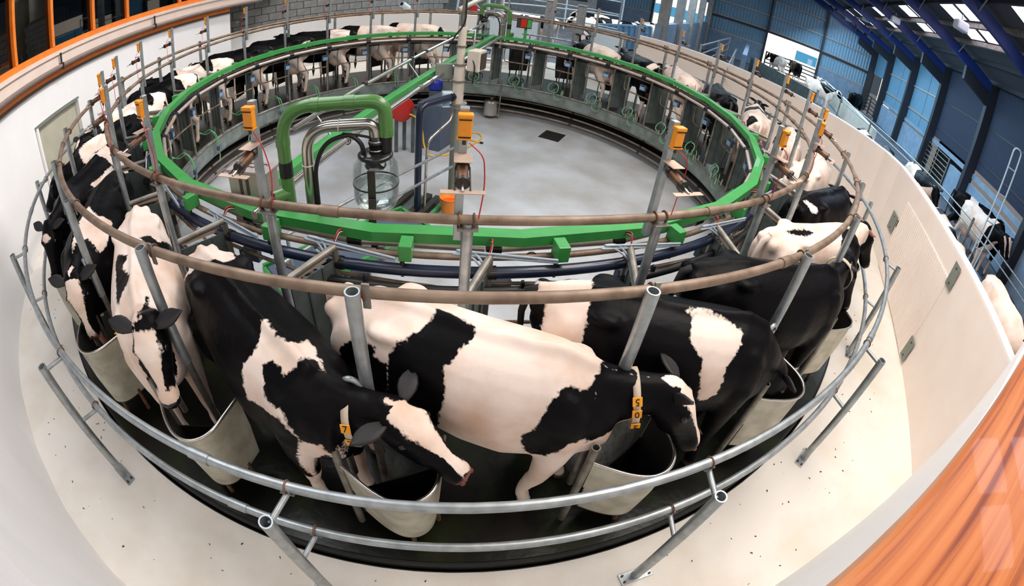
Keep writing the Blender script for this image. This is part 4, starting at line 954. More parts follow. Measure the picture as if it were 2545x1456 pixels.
# rotating bridge: green box beam with a steel pipe each side, from ring to ring past the column
def along(s, off=0.0, z=1.36):          # s = metres along the bridge from its foot on the near ring
    a = Vector((-1.47, -4.2, 0)); dv = (Vector((0.93, 4.42, 0))-a).normalized(); n_ = Vector((dv.y, -dv.x, 0))
    p = a+dv*s+n_*off; return Vector((p.x, p.y, z))
BL = (Vector((0.93, 4.42, 0))-Vector((-1.47, -4.2, 0))).length
brz = math.atan2(along(1).y-along(0).y, along(1).x-along(0).x)
br = thing('bridge_beam', 'long bright green box beam crossing the pit past the central column', 'beam', tuple(along(BL/2, 0, 1.2)))
b = MB(); b.bevbox(along(BL/2, -0.17, 1.365), (BL, 0.11, 0.08), 0.006, brz); b.obj('beam', 'green_paint', br)
pp = thing('bridge_pipe', 'shiny steel pipe running beside the green beam across the pit', 'pipe', tuple(along(BL/2, 0.02, 1.3)))
b = MB(); b.tube([along(-0.05, 0.02, 1.385), along(BL, 0.02, 1.385)], 0.034, 12); b.obj('pipe', 'steel', pp)
for s in (1.6, 3.5, 4.6, 6.0, 7.6):
    j = MB(); j.tube([along(s-0.05, 0.02, 1.385), along(s+0.05, 0.02, 1.385)], 0.041, 12); j.obj('sleeve', 'galv_old', pp)
for s in (1.45, 3.9):
    j = MB(); j.tube(U(along(s, 0.02, 1.385), 0.046, along(1)-along(0)), 0.006, 6, closed=True); j.obj('clip', 'dark_steel', pp)
pp = thing('bridge_pipe', 'thinner steel pipe raised above the green beam, running to the far milk jar', 'pipe', tuple(along(BL/2, -0.35, 1.6)))
b = MB(); b.tube([along(1.1, -0.36, 1.60), along(BL+0.1, -0.36, 1.72)], 0.026, 12); b.obj('pipe', 'steel', pp)
for s in (2.6, 4.1, 4.7): 
    j = MB(); j.tube([along(s-0.03, -0.36, 1.60+0.013*s), along(s+0.03, -0.36, 1.60+0.013*s)], 0.033, 12); j.obj('clamp', 'dark_steel', pp)
for s in (1.5, 4.0):
    j = MB(); j.tube([along(s, -0.36, 1.6), along(s, -0.2, 1.40)], 0.012, 6); j.obj('strut', 'galv', pp)

# --- receiver: glass jar with the green and the steel gooseneck pipes
def jar_set(off, near=True):
    """receiver set placed at plan offset; returns nothing"""
    def P(x, y, z): return Vector((x, y, z)) if near else FAR(x, y, z)
    FA = Matrix.Rotation(R(172), 3, 'Z')
    def FAR(x, y, z):
        q = FA @ Vector((x+0.9, y+4.04, 0)); return Vector((0.78+q.x*0.9, 4.35+q.y*0.9, z))
    w = 'near' if near else 'far'
    j = P(-0.55, -4.04, 1.35)
    t = thing('milk_jar', 'clear glass milk receiver jar with black lid on the %s side of the carousel' % w, 'jar', tuple(j-Vector((0, 0, 0.03))))
    rj = 0.165
    g = MB(); g.lathe([(0.001, 0.0), (0.09, 0.004), (0.14, 0.03), (rj, 0.085), (rj, 0.31), (0.158, 0.35), (0.13, 0.39), (0.118, 0.405)], j, 36); g.obj('glass', 'jar_glass', t)
    g = MB(); g.lathe([(0.001, 0.010), (0.085, 0.014), (0.132, 0.04), (rj-0.006, 0.092), (rj-0.006, 0.20), (0.001, 0.20)], j, 32); g.obj('water', 'milk_water', t)
    g = MB(); g.lathe([(0.0, 0.405), (0.118, 0.405), (0.126, 0.412), (0.126, 0.428), (0.115, 0.438), (0.0, 0.44)], j, 32); o = g.obj('lid', 'black_plastic', t)
    g = MB(); g.lathe([(0.05, 0.44), (0.05, 0.50), (0.056, 0.503), (0.056, 0.515), (0.048, 0.52), (0.046, 0.56), (0.0, 0.562)], j+Vector((0.005, 0.01, 0)), 20); g.obj('inlet_neck', 'black_rubber', o)
    g = MB(); g.lathe([(0.051, 0.455), (0.055, 0.46), (0.051, 0.465)], j+Vector((0.005, 0.01, 0)), 20); g.lathe([(0.051, 0.52), (0.055, 0.525), (0.051, 0.53)], j+Vector((0.005, 0.01, 0)), 20); g.obj('hose_clip', 'steel', o)
    g = MB(); g.lathe([(0.0, 0.325), (0.07, 0.325), (0.08, 0.345), (0.066, 0.375), (0.055, 0.40), (0.0, 0.40)], j, 24); g.obj('float_valve', 'black_plastic', t)
    g = MB(); g.lathe([(rj+0.001, 0.205), (rj+0.004, 0.205), (rj+0.004, 0.217), (rj+0.001, 0.217)], j, 32, closed=True); g.obj('band', 'dark_steel', t)
    st = MB(); a = P(-0.55, -4.215, 1.62); st.bevbox(a, (0.055, 0.010, 0.22), 0.003, 0 if near else R(172)); 
    c = P(-0.545, -4.27, 1.36); st.bevbox(c, (0.055, 0.010, 0.34), 0.003, 0 if near else R(172), mtx=(Matrix.Rotation(0 if near else R(172), 3, 'Z') @ Matrix.Rotation(R(-12), 3, 'X')))
    c = P(-0.53, -4.36, 1.20); st.bevbox(c, (0.05, 0.12, 0.010), 0.003, 0 if near else R(172)); st.obj('strap', 'dark_steel', t)
    # green gooseneck
    t = thing('green_gooseneck', 'thick green plastic gooseneck pipe arching into the %s milk jar' % w, 'pipe', tuple(P(-1.23, -4.05, 1.2)))
    path = [P(-1.23, -4.05, 1.18), P(-1.235, -4.05, 2.13), P(-0.485, -4.02, 2.16), P(-0.475, -4.02, 1.93)]
    fp = fillet(path, 0.26, 10)
    g = MB(); g.tube(fp, 0.050, 16); g.obj('pipe', 'green_pvc', t)
    for s0, s1 in ((P(-1.235, -4.05, 1.84), P(-1.235, -4.05, 1.90)), (P(-1.0, -4.042, 2.138), P(-0.94, -4.04, 2.141)), (P(-0.76, -4.03, 2.149), P(-0.69, -4.028, 2.151)), (P(-0.476, -4.02, 1.96), P(-0.476, -4.02, 1.91))):
        g = MB(); g.tube([s0, s1], 0.055, 16); g.obj('socket', 'green_pvc', t)
    g = MB(); g.tube([P(-1.233, -4.05, 1.60), P(-1.233, -4.05, 1.72)], 0.053, 16); g.obj('rubber_sleeve', 'black_rubber', t)
    g = MB(); g.tube([P(-0.476, -4.02, 1.92), P(-0.478, -4.02, 1.79)], 0.045, 14); g.obj('rubber_sleeve', 'black_rubber', t)
    g = MB(); g.tube([P(-1.23, -4.05, 1.47), P(-1.33, -4.12, 1.46)], 0.052, 16); o = g.obj('side_branch', 'green_pvc', t)
    g = MB(); g.tube([P(-1.33, -4.12, 1.46), P(-1.345, -4.13, 1.459)], 0.054, 16); g.obj('plug', 'black_plastic', o)
    # steel gooseneck and hoses
    t = thing('steel_gooseneck', 'shiny steel gooseneck pipe under the green one at the %s milk jar' % w, 'pipe', tuple(P(-1.05, -4.06, 1.1)))
    g = MB(); g.tube(fillet([P(-1.05, -4.06, 1.1), P(-1.045, -4.06, 1.98), P(-0.56, -4.03, 2.0), P(-0.545, -4.03, 1.88)], 0.2, 10), 0.043, 16); g.obj('pipe', 'steel', t)
    for s0 in (P(-1.047, -4.06, 1.70), P(-0.80, -4.045, 1.99)):
        g = MB(); g.tube(U(s0, 0.047, (0, 0, 1) if s0.z < 1.8 else (1, 0, 0)), 0.0035, 6, closed=True); g.obj('cable_tie', 'wire_white', t)
    t = thing('black_hose', 'pair of black rubber hoses looping under the steel gooseneck into the %s jar lid' % w, 'hose', tuple(P(-1.0, -4.07, 1.1)))
    g = MB(); g.tube(fillet([P(-0.99, -4.08, 1.1), P(-0.99, -4.08, 1.70), P(-0.9, -4.07, 1.88), P(-0.72, -4.05, 1.93), P(-0.64, -4.06, 1.86), P(-0.63, -4.06, 1.79)], 0.1, 6), 0.017, 10); g.obj('hose', 'black_rubber', t)
    g = MB(); g.tube(fillet([P(-0.78, -4.05, 1.93), P(-0.62, -4.05, 1.915), P(-0.5, -4.04, 1.875)], 0.08, 5), 0.010, 8); g.obj('thin_hose', 'black_rubber', t)
jar_set(0, True); jar_set(0, False)
# stainless control cabinet beside the near jar
t = thing('control_cabinet', 'pale steel control cabinet with louvred top left of the green gooseneck', 'cabinet', (-1.6, -3.88, 1.05))
crz = R(-12)
Cm = Matrix.Rotation(crz, 3, 'Z')
def CB(x, y, z): return Cm @ Vector((x, y, 0))+Vector((-1.60, -3.90, z))
b = MB(); b.bevbox(CB(0, 0, 1.32), (0.40, 0.17, 0.54), 0.008, crz); b.obj('case', 'cab_grey', t)
b = MB(); b.bevbox(CB(0, 0, 1.60), (0.42, 0.19, 0.025), 0.006, crz); b.obj('top', 'cab_grey', t)
for x in (-0.07, 0.0):
    b = MB(); b.box(CB(x, -0.088, 1.31), (0.028, 0.006, 0.5), crz); b.obj('slot', 'cab_slot', t)
for i in range(5):
    for j in range(2):
        b = MB(); b.tube([CB(-0.13+0.06*i+0.03*math.cos(x), -0.03+0.06*j+0.022*math.sin(x), 1.615) for x in np.linspace(0.2, PI-0.2, 7)], 0.004, 5); b.obj('louvre', 'cab_slot', t)
# camera side bits hung on the ring: grey hose droppers are part of the posts
# dark blue pipe from the column
t = thing('navy_standpipe', 'dark blue plastic pipe rising from the pit floor and bending to the column', 'pipe', (-0.54, -0.54, -0.75))
b = MB(); b.tube(fillet([(-0.54, -0.54, -0.75), (-0.53, -0.54, 1.02), (-0.06, -0.03, 1.05)], 0.14, 8), 0.055, 16); b.obj('pipe', 'navy_pvc', t)
b = MB(); b.tube([(-0.11, -0.09, 1.047), (-0.03, 0.0, 1.05)], 0.066, 16); b.obj('collar', 'black_plastic', t)
t = thing('steel_riser', 'thin bent steel pipe beside the dark blue standpipe', 'pipe', (-0.42, -0.55, -0.75))
b = MB(); b.tube(fillet([(-0.43, -0.56, -0.75), (-0.40, -0.56, 0.50), (-0.06, -0.14, 0.72), (-0.06, -0.1, 1.0)], 0.12, 7), 0.022, 12); b.obj('pipe', 'steel', t)
b = MB(); b.tube([(-0.25, -0.375, 0.597), (-0.22, -0.34, 0.615)], 0.028, 12); b.obj('union', 'galv_old', t)
# pit hand rail
t = thing('pit_handrail', 'two thin galvanised rails running from the column towards the near jar', 'handrail', (-0.9, -1.9, -0.75))
for z in (0.22, -0.10):
    b = MB(); b.tube([(-0.02, -0.12, z), (-2.02, -2.95, z)], 0.022, 10); b.obj('rail', 'galv', t)
for s in (0.93,):
    b = MB(); b.tube([(-0.02-2.0*s, -0.12-2.83*s, -0.75), (-0.02-2.0*s, -0.12-2.83*s, 0.24)], 0.022, 10); b.obj('post', 'galv', t)
# green framed walkway with grey mats
t = thing('pit_walkway', 'low green edged steel walkway with grey mats crossing the near half of the pit', 'walkway', (-1.3, -1.6, -0.75))
wd_ = Vector((2.25, 2.1, 0)).normalized(); wn = Vector((wd_.y, -wd_.x, 0)); w0 = Vector((-2.48, -2.38, 0)); WL = 2.35
def W(s, o, z): p = w0+wd_*s+wn*o; return Vector((p.x, p.y, z))
wrz = math.atan2(wd_.y, wd_.x)
for i in range(3):
    b = MB(); b.bevbox(W(0.40+0.77*i, 0.38, -0.545), (0.72, 0.66, 0.03), 0.004, wrz); b.obj('mat', 'desk_blue', t)
for o_ in (0.0, 0.76):
    b = MB(); b.box(W(WL/2, o_, -0.55), (WL, 0.05, 0.10), wrz); b.obj('edge_beam', 'green_paint', t)
for s in (0.0, 1.3, WL):
    b = MB(); b.box(W(s, 0.38, -0.56), (0.05, 0.72, 0.08), wrz); b.obj('cross_beam', 'green_paint', t)
for s in (0.1, WL-0.1):
    for o_ in (0.02, 0.74):
        b = MB(); b.box(W(s, o_, -0.68), (0.05, 0.05, 0.16), wrz); b.obj('foot', 'dark_steel', t)
t = thing('pit_step', 'low dark grey step tray with one green edge on the pit floor beside the bucket', 'step', (-0.6, -0.5, -0.75))
sd_ = Vector((0.5, 1.14, 0)).normalized(); sn = Vector((-sd_.y, sd_.x, 0)); sz_ = math.atan2(sd_.y, sd_.x)
def ST(s, o, z): p = Vector((-0.64, -1.40, 0))+sd_*s+sn*o; return Vector((p.x, p.y, z))
b = MB(); b.box(ST(0.6, 0.0, -0.71), (1.25, 0.05, 0.08), sz_); b.obj('green_edge', 'green_paint', t)
for o_ in (0.14, 0.30, 0.62):
    b = MB(); b.box(ST(0.75, o_, -0.70), (1.2, 0.10, 0.10), sz_); b.obj('channel', 'dark_steel', t)
b = MB(); b.box(ST(0.75, 0.45, -0.735), (1.2, 0.24, 0.03), sz_); b.obj('tray', 'sheet_grey', t)
# bucket
t = thing('bucket', 'orange plastic bucket standing on the pit floor by the middle post', 'bucket', (-0.05, -0.62, -0.75))
b = MB(); bc = Vector((-0.04, -0.50, -0.75)); b.lathe([(0.0, 0.0), (0.105, 0.0), (0.115, 0.03), (0.145, 0.26), (0.15, 0.30), (0.157, 0.302), (0.157, 0.29), (0.15, 0.285), (0.142, 0.29), (0.11, 0.03), (0.0, 0.02)], bc, 28); b.obj('pail', 'orange_plastic', t)
b = MB(); b.lathe([(0.0, 0.2), (0.137, 0.21)], bc, 24); b.obj('contents', 'orange_deep', t)
b = MB(); b.tube([bc+Vector((0.155*math.cos(x), 0.155*math.sin(x), 0.27+0.02*math.sin(x))) for x in np.linspace(PI*0.55, PI*1.45, 9)], 0.005, 6); b.obj('handle', 'galv', t)
# blue desk / pump housing, reel, hose
t = thing('pump_cabinet', 'blue grey steel cabinet standing on the pit floor behind the column', 'cabinet', (-0.42, 2.45, -0.75))
drz = math.atan2(2.896-2.026, 0.027+0.416)
Dm = Matrix.Rotation(drz, 3, 'Z')
def DB(x, y, z): return Dm @ Vector((x, y, 0))+Vector((-0.30, 2.53, z))
b = MB(); b.bevbox(DB(0, 0.05, -0.25), (1.0, 0.55, 0.98), 0.01, drz); b.obj('case', 'desk_blue', t)
for x in (-0.26, 0.24):
    b = MB(); b.bevbox(DB(x, -0.232, -0.27), (0.46, 0.012, 0.86), 0.004, drz); b.obj('door', 'desk_blue', t)
b = MB(); b.tube([DB(-0.45, -0.26, 0.27), DB(0.45, -0.26, 0.27)], 0.012, 8); b.obj('rail', 'steel', t)
t = thing('hose_reel', 'red hose reel on a blue grey stand left of the pump cabinet', 'hose reel', (-1.0, 1.92, -0.75))
rm = Matrix.Rotation(R(35), 3, 'Z') @ Matrix.Rotation(R(90), 3, 'X')
for o_ in (-0.09, 0.09):
    b = MB(); b.lathe([(0.0, -0.008), (0.24, -0.012), (0.25, 0.0), (0.24, 0.012), (0.0, 0.008)], Vector((-1.10, 1.88, 0.20))+rm @ Vector((0, 0, o_)), 28, mtx=rm); b.obj('disc', 'red_paint', t)
b = MB(); b.tube([Vector((-1.10, 1.88, 0.20))+rm @ Vector((0, 0, -0.09)), Vector((-1.10, 1.88, 0.20))+rm @ Vector((0, 0, 0.09))], 0.12, 16); b.obj('drum', 'red_paint', t)
for x, y in ((-1.2, 1.92), (-0.86, 1.92), (-1.05, 2.05)):
    b = MB(); b.bevbox((x, y, -0.28), (0.07, 0.07, 0.94), 0.006); b.obj('stand_leg', 'sheet_grey', t)
hp = [(-0.98, 1.90, 0.10), (-0.80, 1.86, 0.05), (-0.66, 1.84, -0.2), (-0.62, 1.8, -0.55), (-0.52, 1.72, -0.735), (-0.25, 1.75, -0.735), (0.1, 2.0, -0.735), (0.45, 2.55, -0.735), (0.62, 2.9, -0.735), (0.52, 3.2, -0.735), (0.25, 3.15, -0.735), (0.15, 2.9, -0.735), (0.35, 2.7, -0.735), (0.55, 2.58, -0.735)]
t = thing('yellow_hose', 'yellow water hose hanging from the red reel and coiled on the pit floor', 'hose', (-0.2, 1.9, -0.75))
b = MB(); b.tube(fillet(hp, 0.2, 5), 0.017, 8); b.obj('hose', 'hose_yellow', t)
b = MB(); b.tube([(0.55, 2.58, -0.735), (0.61, 2.55, -0.735)], 0.028, 8); b.obj('nozzle', 'black_rubber', t)
t = thing('blue_drum', 'small bright blue plastic drum under the far cows, left of the column', 'drum', (-0.55, 4.1, -0.2))
b = MB(); b.lathe([(0, 0), (0.15, 0), (0.17, 0.03), (0.175, 0.2), (0.13, 0.27), (0, 0.28)], (-0.55, 4.15, 0.0), 20); b.obj('drum', 'blue_plastic', t)
b = MB(); b.bevbox((-0.55, 4.15, -0.38), (0.3, 0.3, 0.74), 0.01); b.obj('stand', 'sheet_grey', t)
t = thing('steel_pot', 'round stainless steel pot hung below the far edge of the deck', 'pot', (0.85, 4.42, -0.66))
b = MB(); b.lathe([(0, 0), (0.17, 0), (0.18, 0.02), (0.18, 0.34), (0.19, 0.345), (0.19, 0.36), (0.0, 0.37)], (0.85, 4.40, -0.66), 26); b.obj('pot', 'steel', t)
b = MB(); b.lathe([(0, 0.37), (0.05, 0.37), (0.05, 0.46), (0, 0.46)], (0.85, 4.40, -0.66), 14); b.obj('lid_knob', 'dark_steel', t)
b = MB(); b.tube([(1.05, 4.35, -0.74), (1.06, 4.36, 0.3)], 0.018, 8); b.tube([(0.66, 4.35, -0.66), (1.05, 4.35, -0.66)], 0.014, 8); b.obj('support', 'galv_old', t)
t = thing('floor_grate', 'dark square drain grate let into the pit floor at the right', 'grate', (2.25, 3.37, -0.75))
gm = Matrix.Rotation(math.atan2(3.685-3.216, 2.156-1.892), 3, 'Z'); gc = Vector((2.28, 3.35, -0.743))
b = MB(); b.box(gc, (0.58, 0.50, 0.008), mtx=gm); b.obj('plate', 'grate', t)
for i in range(7):
    b = MB(); b.box(gc+gm @ Vector((-0.24+0.08*i, 0, 0.008)), (0.03, 0.44, 0.012), mtx=gm); b.obj('bar', 'dark_steel', t)
# fixed pipes under the deck
for i, (r, z) in enumerate(((4.86, -0.30), (4.80, -0.44), (4.74, -0.58))):
    t = thing('pit_pipe', '%s of the three dull pipes running round under the deck edge' % ('top one', 'middle one', 'lowest')[i], 'pipe', (0, 0, z))
    b = MB(); b.tube(arc(r, 0, 360, z, 120)[:-1], 0.024, 8, closed=True); b.obj('pipe', 'pit_pipe', t)
    for a in range(6, 360, 24):
        b = MB(); b.tube([pol(r, a-0.4, z), pol(r, a+0.4, z)], 0.032, 8); b.obj('clip', 'dark_steel', t)
# screen post on the far ring
t = thing('status_screen', 'small grey box with red and green windows on a green stalk', 'screen', (1.45, 4.25, 1.4))
b = MB(); b.bevbox((1.42, 4.22, 1.80), (0.36, 0.12, 0.26), 0.01, R(-8)); o = b.obj('case', 'dark_steel', t)
b = MB(); b.box((1.40, 4.155, 1.80), (0.13, 0.01, 0.2), R(-8)); b.obj('red_window', 'screen_red', o)
b = MB(); b.box((1.53, 4.14, 1.80), (0.10, 0.01, 0.2), R(-8)); b.obj('green_window', 'green_paint', o)
b = MB(); b.bevbox((1.47, 4.25, 1.54), (0.07, 0.05, 0.3), 0.005); b.obj('stalk', 'green_paint', t)
# ------------------------------------------------------------------ right wall: ribbed panel and plates
RA = Vector((7.40, -2.35, 0)); RD = (Vector((4.49, -6.32, 0))-RA).normalized(); RN = Vector((RD.y, -RD.x, 0))
if RN.dot(-RA) < 0: RN = -RN              # towards the hall
RZ = math.atan2(RD.y, RD.x)
def RW(s, z, o=0.0): p = RA+RD*s+RN*o; return Vector((p.x, p.y, z))
t = thing('ribbed_panel', 'cream sheet panel with fine upright ribs fixed low on the right half wall', 'wall panel', tuple(RW(1.6, 0)))
b = MB(); b.box(RW(1.62, 0.66, 0.008), (2.62, 0.016, 1.28), RZ); b.obj('sheet', 'pink_wall', t)
for i in range(29):
    b = MB(); b.prism([(-0.024, 0), (0.024, 0), (0.010, 0.016), (-0.010, 0.016)], 1.26, Matrix.Translation(RW(0.36+0.09*i, 0.03, 0.014)) @ Matrix.Rotation(RZ+(PI if RN.dot(Matrix.Rotation(RZ, 3, 'Z') @ Vector((0, 1, 0))) < 0 else 0), 4, 'Z')); b.obj('rib', 'pink_wall', t)
for s, z, w, h_, lab in ((0.02, 0.76, 0.36, 0.34, 'square steel plate at the far corner of the right half wall'), (3.02, 1.39, 0.22, 0.32, 'steel plate high on the right half wall near its cap'), (3.0, 0.21, 0.21, 0.32, 'steel plate low on the right half wall near the floor')):
    t = thing('wall_plate', lab, 'wall plate', tuple(RW(s, z)))
    b = MB(); b.bevbox(RW(s, z, 0.024), (w, 0.008, h_), 0.003, RZ); b.obj('plate', 'plate_grey', t)
    for dz in (-h_*0.33, h_*0.33):
        b = MB(); b.tube([RW(s, z+dz, 0.026), RW(s, z+dz, 0.036)], 0.014, 8); b.obj('bolt', 'dark_steel', t)
t = thing('door_bolt', 'small dark slot plate beside the square steel plate', 'bolt', tuple(RW(0.29, 0.85)))
b = MB(); b.bevbox(RW(0.29, 0.85, 0.022), (0.025, 0.012, 0.13), 0.003, RZ); b.obj('slot', 'dark_hole', t)

# ------------------------------------------------------------------ shed beyond the right wall (d = along, l = across, z)
SA_ = Vector((math.cos(R(56)), math.sin(R(56)), 0)); SL_ = Vector((SA_.y, -SA_.x, 0)); S0 = Vector((0, -7.037, 0)); SRZ = R(56)
def SH(d, l, z): p = S0+SA_*d+SL_*l; return Vector((p.x, p.y, z))
GD, SWL = 34.5, 9.3
def rz(l): return 4.75+(9.3-l)*0.325-0.35
def roofz(l): return 4.5+(10.25-l)*0.325
b = MB(); b.ring(9.0, 60, -0.09, -0.05, n=64); struct(b.obj('floor_shed', 'shed_floor'))
SB = Matrix.Rotation(SRZ, 4, 'Z')
def sbox(mb, d, l, z, sd, sl, sz): return mb.box(SH(d, l, z), (sd, sl, sz), SRZ)
# gable wall of corrugated sheets between dark posts
posts = [9.3, 5.05, 0.95, -3.2, -7.4, -11.8, -16]
sheet_names = 0
def corrugated(name, p0, p1, z0, z1f, pitch, depth, matn, parent=None):
    """zig-zag sheet between two plan points; z1f gives the top height along it"""
    p0 = Vector(p0); p1 = Vector(p1); L = (p1-p0).length; t = (p1-p0)/L; n_ = Vector((t.y, -t.x, 0)); k = max(2, int(L/pitch)*2)
    mb = MB(); v = []; f = []
    for i in range(k+1):
        s = L*i/k; q = p0+t*s+n_*(depth if i % 2 else 0)
        v += [(q.x, q.y, z0), (q.x, q.y, z1f(s))]
    for i in range(k): f.append((2*i, 2*i+2, 2*i+3, 2*i+1))
    o = len(v); v += [(x-n_.x*0.02, y-n_.y*0.02, z) for x, y, z in v]
    for i in range(k): f.append((o+2*i+1, o+2*i+3, o+2*i+2, o+2*i))
    mb.add(v, f); return mb.obj(name, matn, parent)
gw = struct(thing('wall_gable', None, None, tuple(SH(GD, 0, 0))))
for i in range(len(posts)-1):
    l0, l1 = posts[i], posts[i+1]
    door = i in (1, 3)
    zb = 2.66 if i == 1 else 3.4 if i == 3 else 1.55
    for za, zc in (((zb, None),) if door else ((zb, 2.62), (2.66, None))):
        o = corrugated('sheet', SH(GD, l0, 0), SH(GD, l1, 0), za, (lambda s, l0=l0: min(roofz(l0-s), 9.5)) if zc is None else (lambda s, zc=zc: zc), 0.22, 0.05, 'shed_sheet', gw)
    if not door:
        b = MB(); sbox(b, GD, (l0+l1)/2, 0.75, 0.2, l0-l1, 1.6); b.obj('concrete_base', 'shed_conc', gw)
for l in posts:
    b = MB(); sbox(b, GD-0.16, l, (min(roofz(l), 9.2))/2, 0.22, 0.16, min(roofz(l), 9.2)); b.obj('post', 'steel_dark', gw)
for z, h_, mn in ((2.66, 0.14, 'steel_dark'), (2.78, 0.05, 'plate_tan'), (3.85, 0.06, 'plate_tan'), (5.0, 0.06, 'plate_tan'), (1.58, 0.06, 'plate_tan')):
    for i in range(len(posts)-1):
        if z < 3.4 and i == 3 or z < 2 and i == 1: continue
        if z > roofz(posts[i])-0.2: continue
        b = MB(); sbox(b, GD-0.09, (posts[i]+posts[i+1])/2, z, 0.06, posts[i]-posts[i+1], h_); b.obj('girt', mn, gw)
# bright open doorway in the gable: the daylit yard beyond
t = struct(thing('door_1', None, None, tuple(SH(GD+0.6, 3.0, 0))))
b = MB(); sbox(b, GD+0.5, 3.0, 1.3, 0.05, 5.2, 2.75); b.obj('daylit_yard', 'daylight', t)
b = MB(); sbox(b, GD+0.5, -5.3, 1.75, 0.05, 4.2, 3.4); b.obj('daylit_yard', 'daylight', t)
b = MB(); sbox(b, GD+0.3, -5.3, 2.0, 0.05, 4.2, 0.75); b.obj('blue_hoarding', 'blue_daylit_glow', t)  # emits, standing in for daylight falling on it
t = thing('yard_banner', 'pale blue banner hanging in the bright shed doorway', 'banner', tuple(SH(GD+0.3, 4.2, 1.0)))
b = MB(); sbox(b, GD+0.42, 4.18, 1.72, 0.02, 1.65, 0.72); b.obj('cloth', 'blue_daylit_glow', t)
b = MB(); sbox(b, GD+0.40, 4.5, 1.6, 0.01, 0.35, 0.42); b.obj('white_patch', 'gate_white', t)
def bar_gate(name, label, p0, p1, z0, z1, n, matn, r=0.025):
    t = thing(name, label, 'gate', tuple((Vector(p0)+Vector(p1))/2*Vector((1, 1, 0)).length*0+(Vector(p0)+Vector(p1))/2))
    p0 = Vector(p0); p1 = Vector(p1)
    for i in range(n):
        z = z0+(z1-z0)*i/(n-1); b = MB(); b.tube([p0+Vector((0, 0, z)), p1+Vector((0, 0, z))], r, 6); b.obj('bar', matn, t)
    for s in (0.0, 0.5, 1.0):
        q = p0+(p1-p0)*s; b = MB(); b.tube([q, q+Vector((0, 0, z1+0.05))], r*1.3, 6); b.obj('upright', matn, t)
    return t
bar_gate('bar_gate', 'dark barred gate across the bright shed doorway', SH(GD-0.8, 1.2, 0), SH(GD-0.8, 5.0, 0), 0.25, 1.25, 5, 'steel_dark', 0.04)
bar_gate('bar_gate', 'dark barred gate below the narrow bright side opening', SH(33.6, SWL-0.3, 0), SH(30.4, SWL-0.3, 0), 0.2, 1.2, 5, 'steel_dark', 0.04)
bar_gate('bar_gate', 'barred gate in the black opening under the dark blue cladding', SH(20.3, SWL-0.2, 0), SH(17.6, SWL-0.2, 0), 0.2, 1.35, 7, 'galv_old', 0.025)
# long side wall
sw = struct(thing('wall_side', None, None, tuple(SH(20, SWL, 0))))
cols = [34.3, 29.9, 25.0, 20.4, 15.6, 10.8, 6.0, 1.2]
def side_z(s): return 4.85
for i in range(len(cols)-1):
    d0, d1 = cols[i], cols[i+1]
    dark = i >= 3
    if i == 0:
        corrugated('sheet', SH(d0, SWL, 0), SH(d1, SWL, 0), 2.75, side_z, 0.45, 0.03, 'shed_side', sw)
        b = MB(); b.box(SH(31.7, SWL+0.5, 1.9), (3.3, 0.05, 1.75), SRZ); struct(b.obj('door_2', 'daylight'))
        continue
    if not dark:
        for k in range(2):
            e0 = d0+(d1-d0)*k/2; e1 = d0+(d1-d0)*(k+1)/2
            for z0, z1 in ((1.3, 2.1), (2.13, 3.3), (3.33, 4.85)):
                b = MB(); b.box(SH((e0+e1)/2, SWL, (z0+z1)/2), (abs(e1-e0)-0.06, 0.04, z1-z0), SRZ); b.obj('clear_sheet', 'shed_side', sw)
    else:
        corrugated('dark_sheet', SH(d0, SWL-0.05, 0), SH(d1, SWL-0.05, 0), 1.75 if i > 3 else 1.7, side_z, 0.14, 0.03, 'shed_dark', sw)
    if i != 3:
        b = MB(); b.box(SH((d0+d1)/2, SWL, 0.6), (abs(d0-d1), 0.22, 1.25), SRZ); b.obj('concrete_base', 'shed_conc', sw)
    else:
        b = MB(); b.box(SH(16.6, SWL, 0.6), (2.0, 0.22, 1.25), SRZ); b.obj('concrete_base', 'shed_conc', sw)
        b = MB(); b.box(SH(19, SWL+0.6, 1.0), (3.6, 0.05, 2.0), SRZ); b.obj('dark_opening', 'dark_hole', sw)
    if not dark or True:
        for z in (2.1, 3.3):
            b = MB(); b.box(SH((d0+d1)/2, SWL-0.06, z), (abs(d0-d1), 0.06, 0.06), SRZ); b.obj('girt', 'plate_tan' if not dark else 'steel_dark', sw)
        b = MB(); b.box(SH((d0+d1)/2, SWL-0.06, 1.42 if not dark else 1.5), (abs(d0-d1), 0.05, 0.18), SRZ); b.obj('sill_sheet', 'shed_conc', sw)
for d in cols:
    b = MB(); b.box(SH(d, SWL-0.25, 2.4), (0.26, 0.42, 4.8), SRZ); b.obj('column', 'steel_dark', sw)
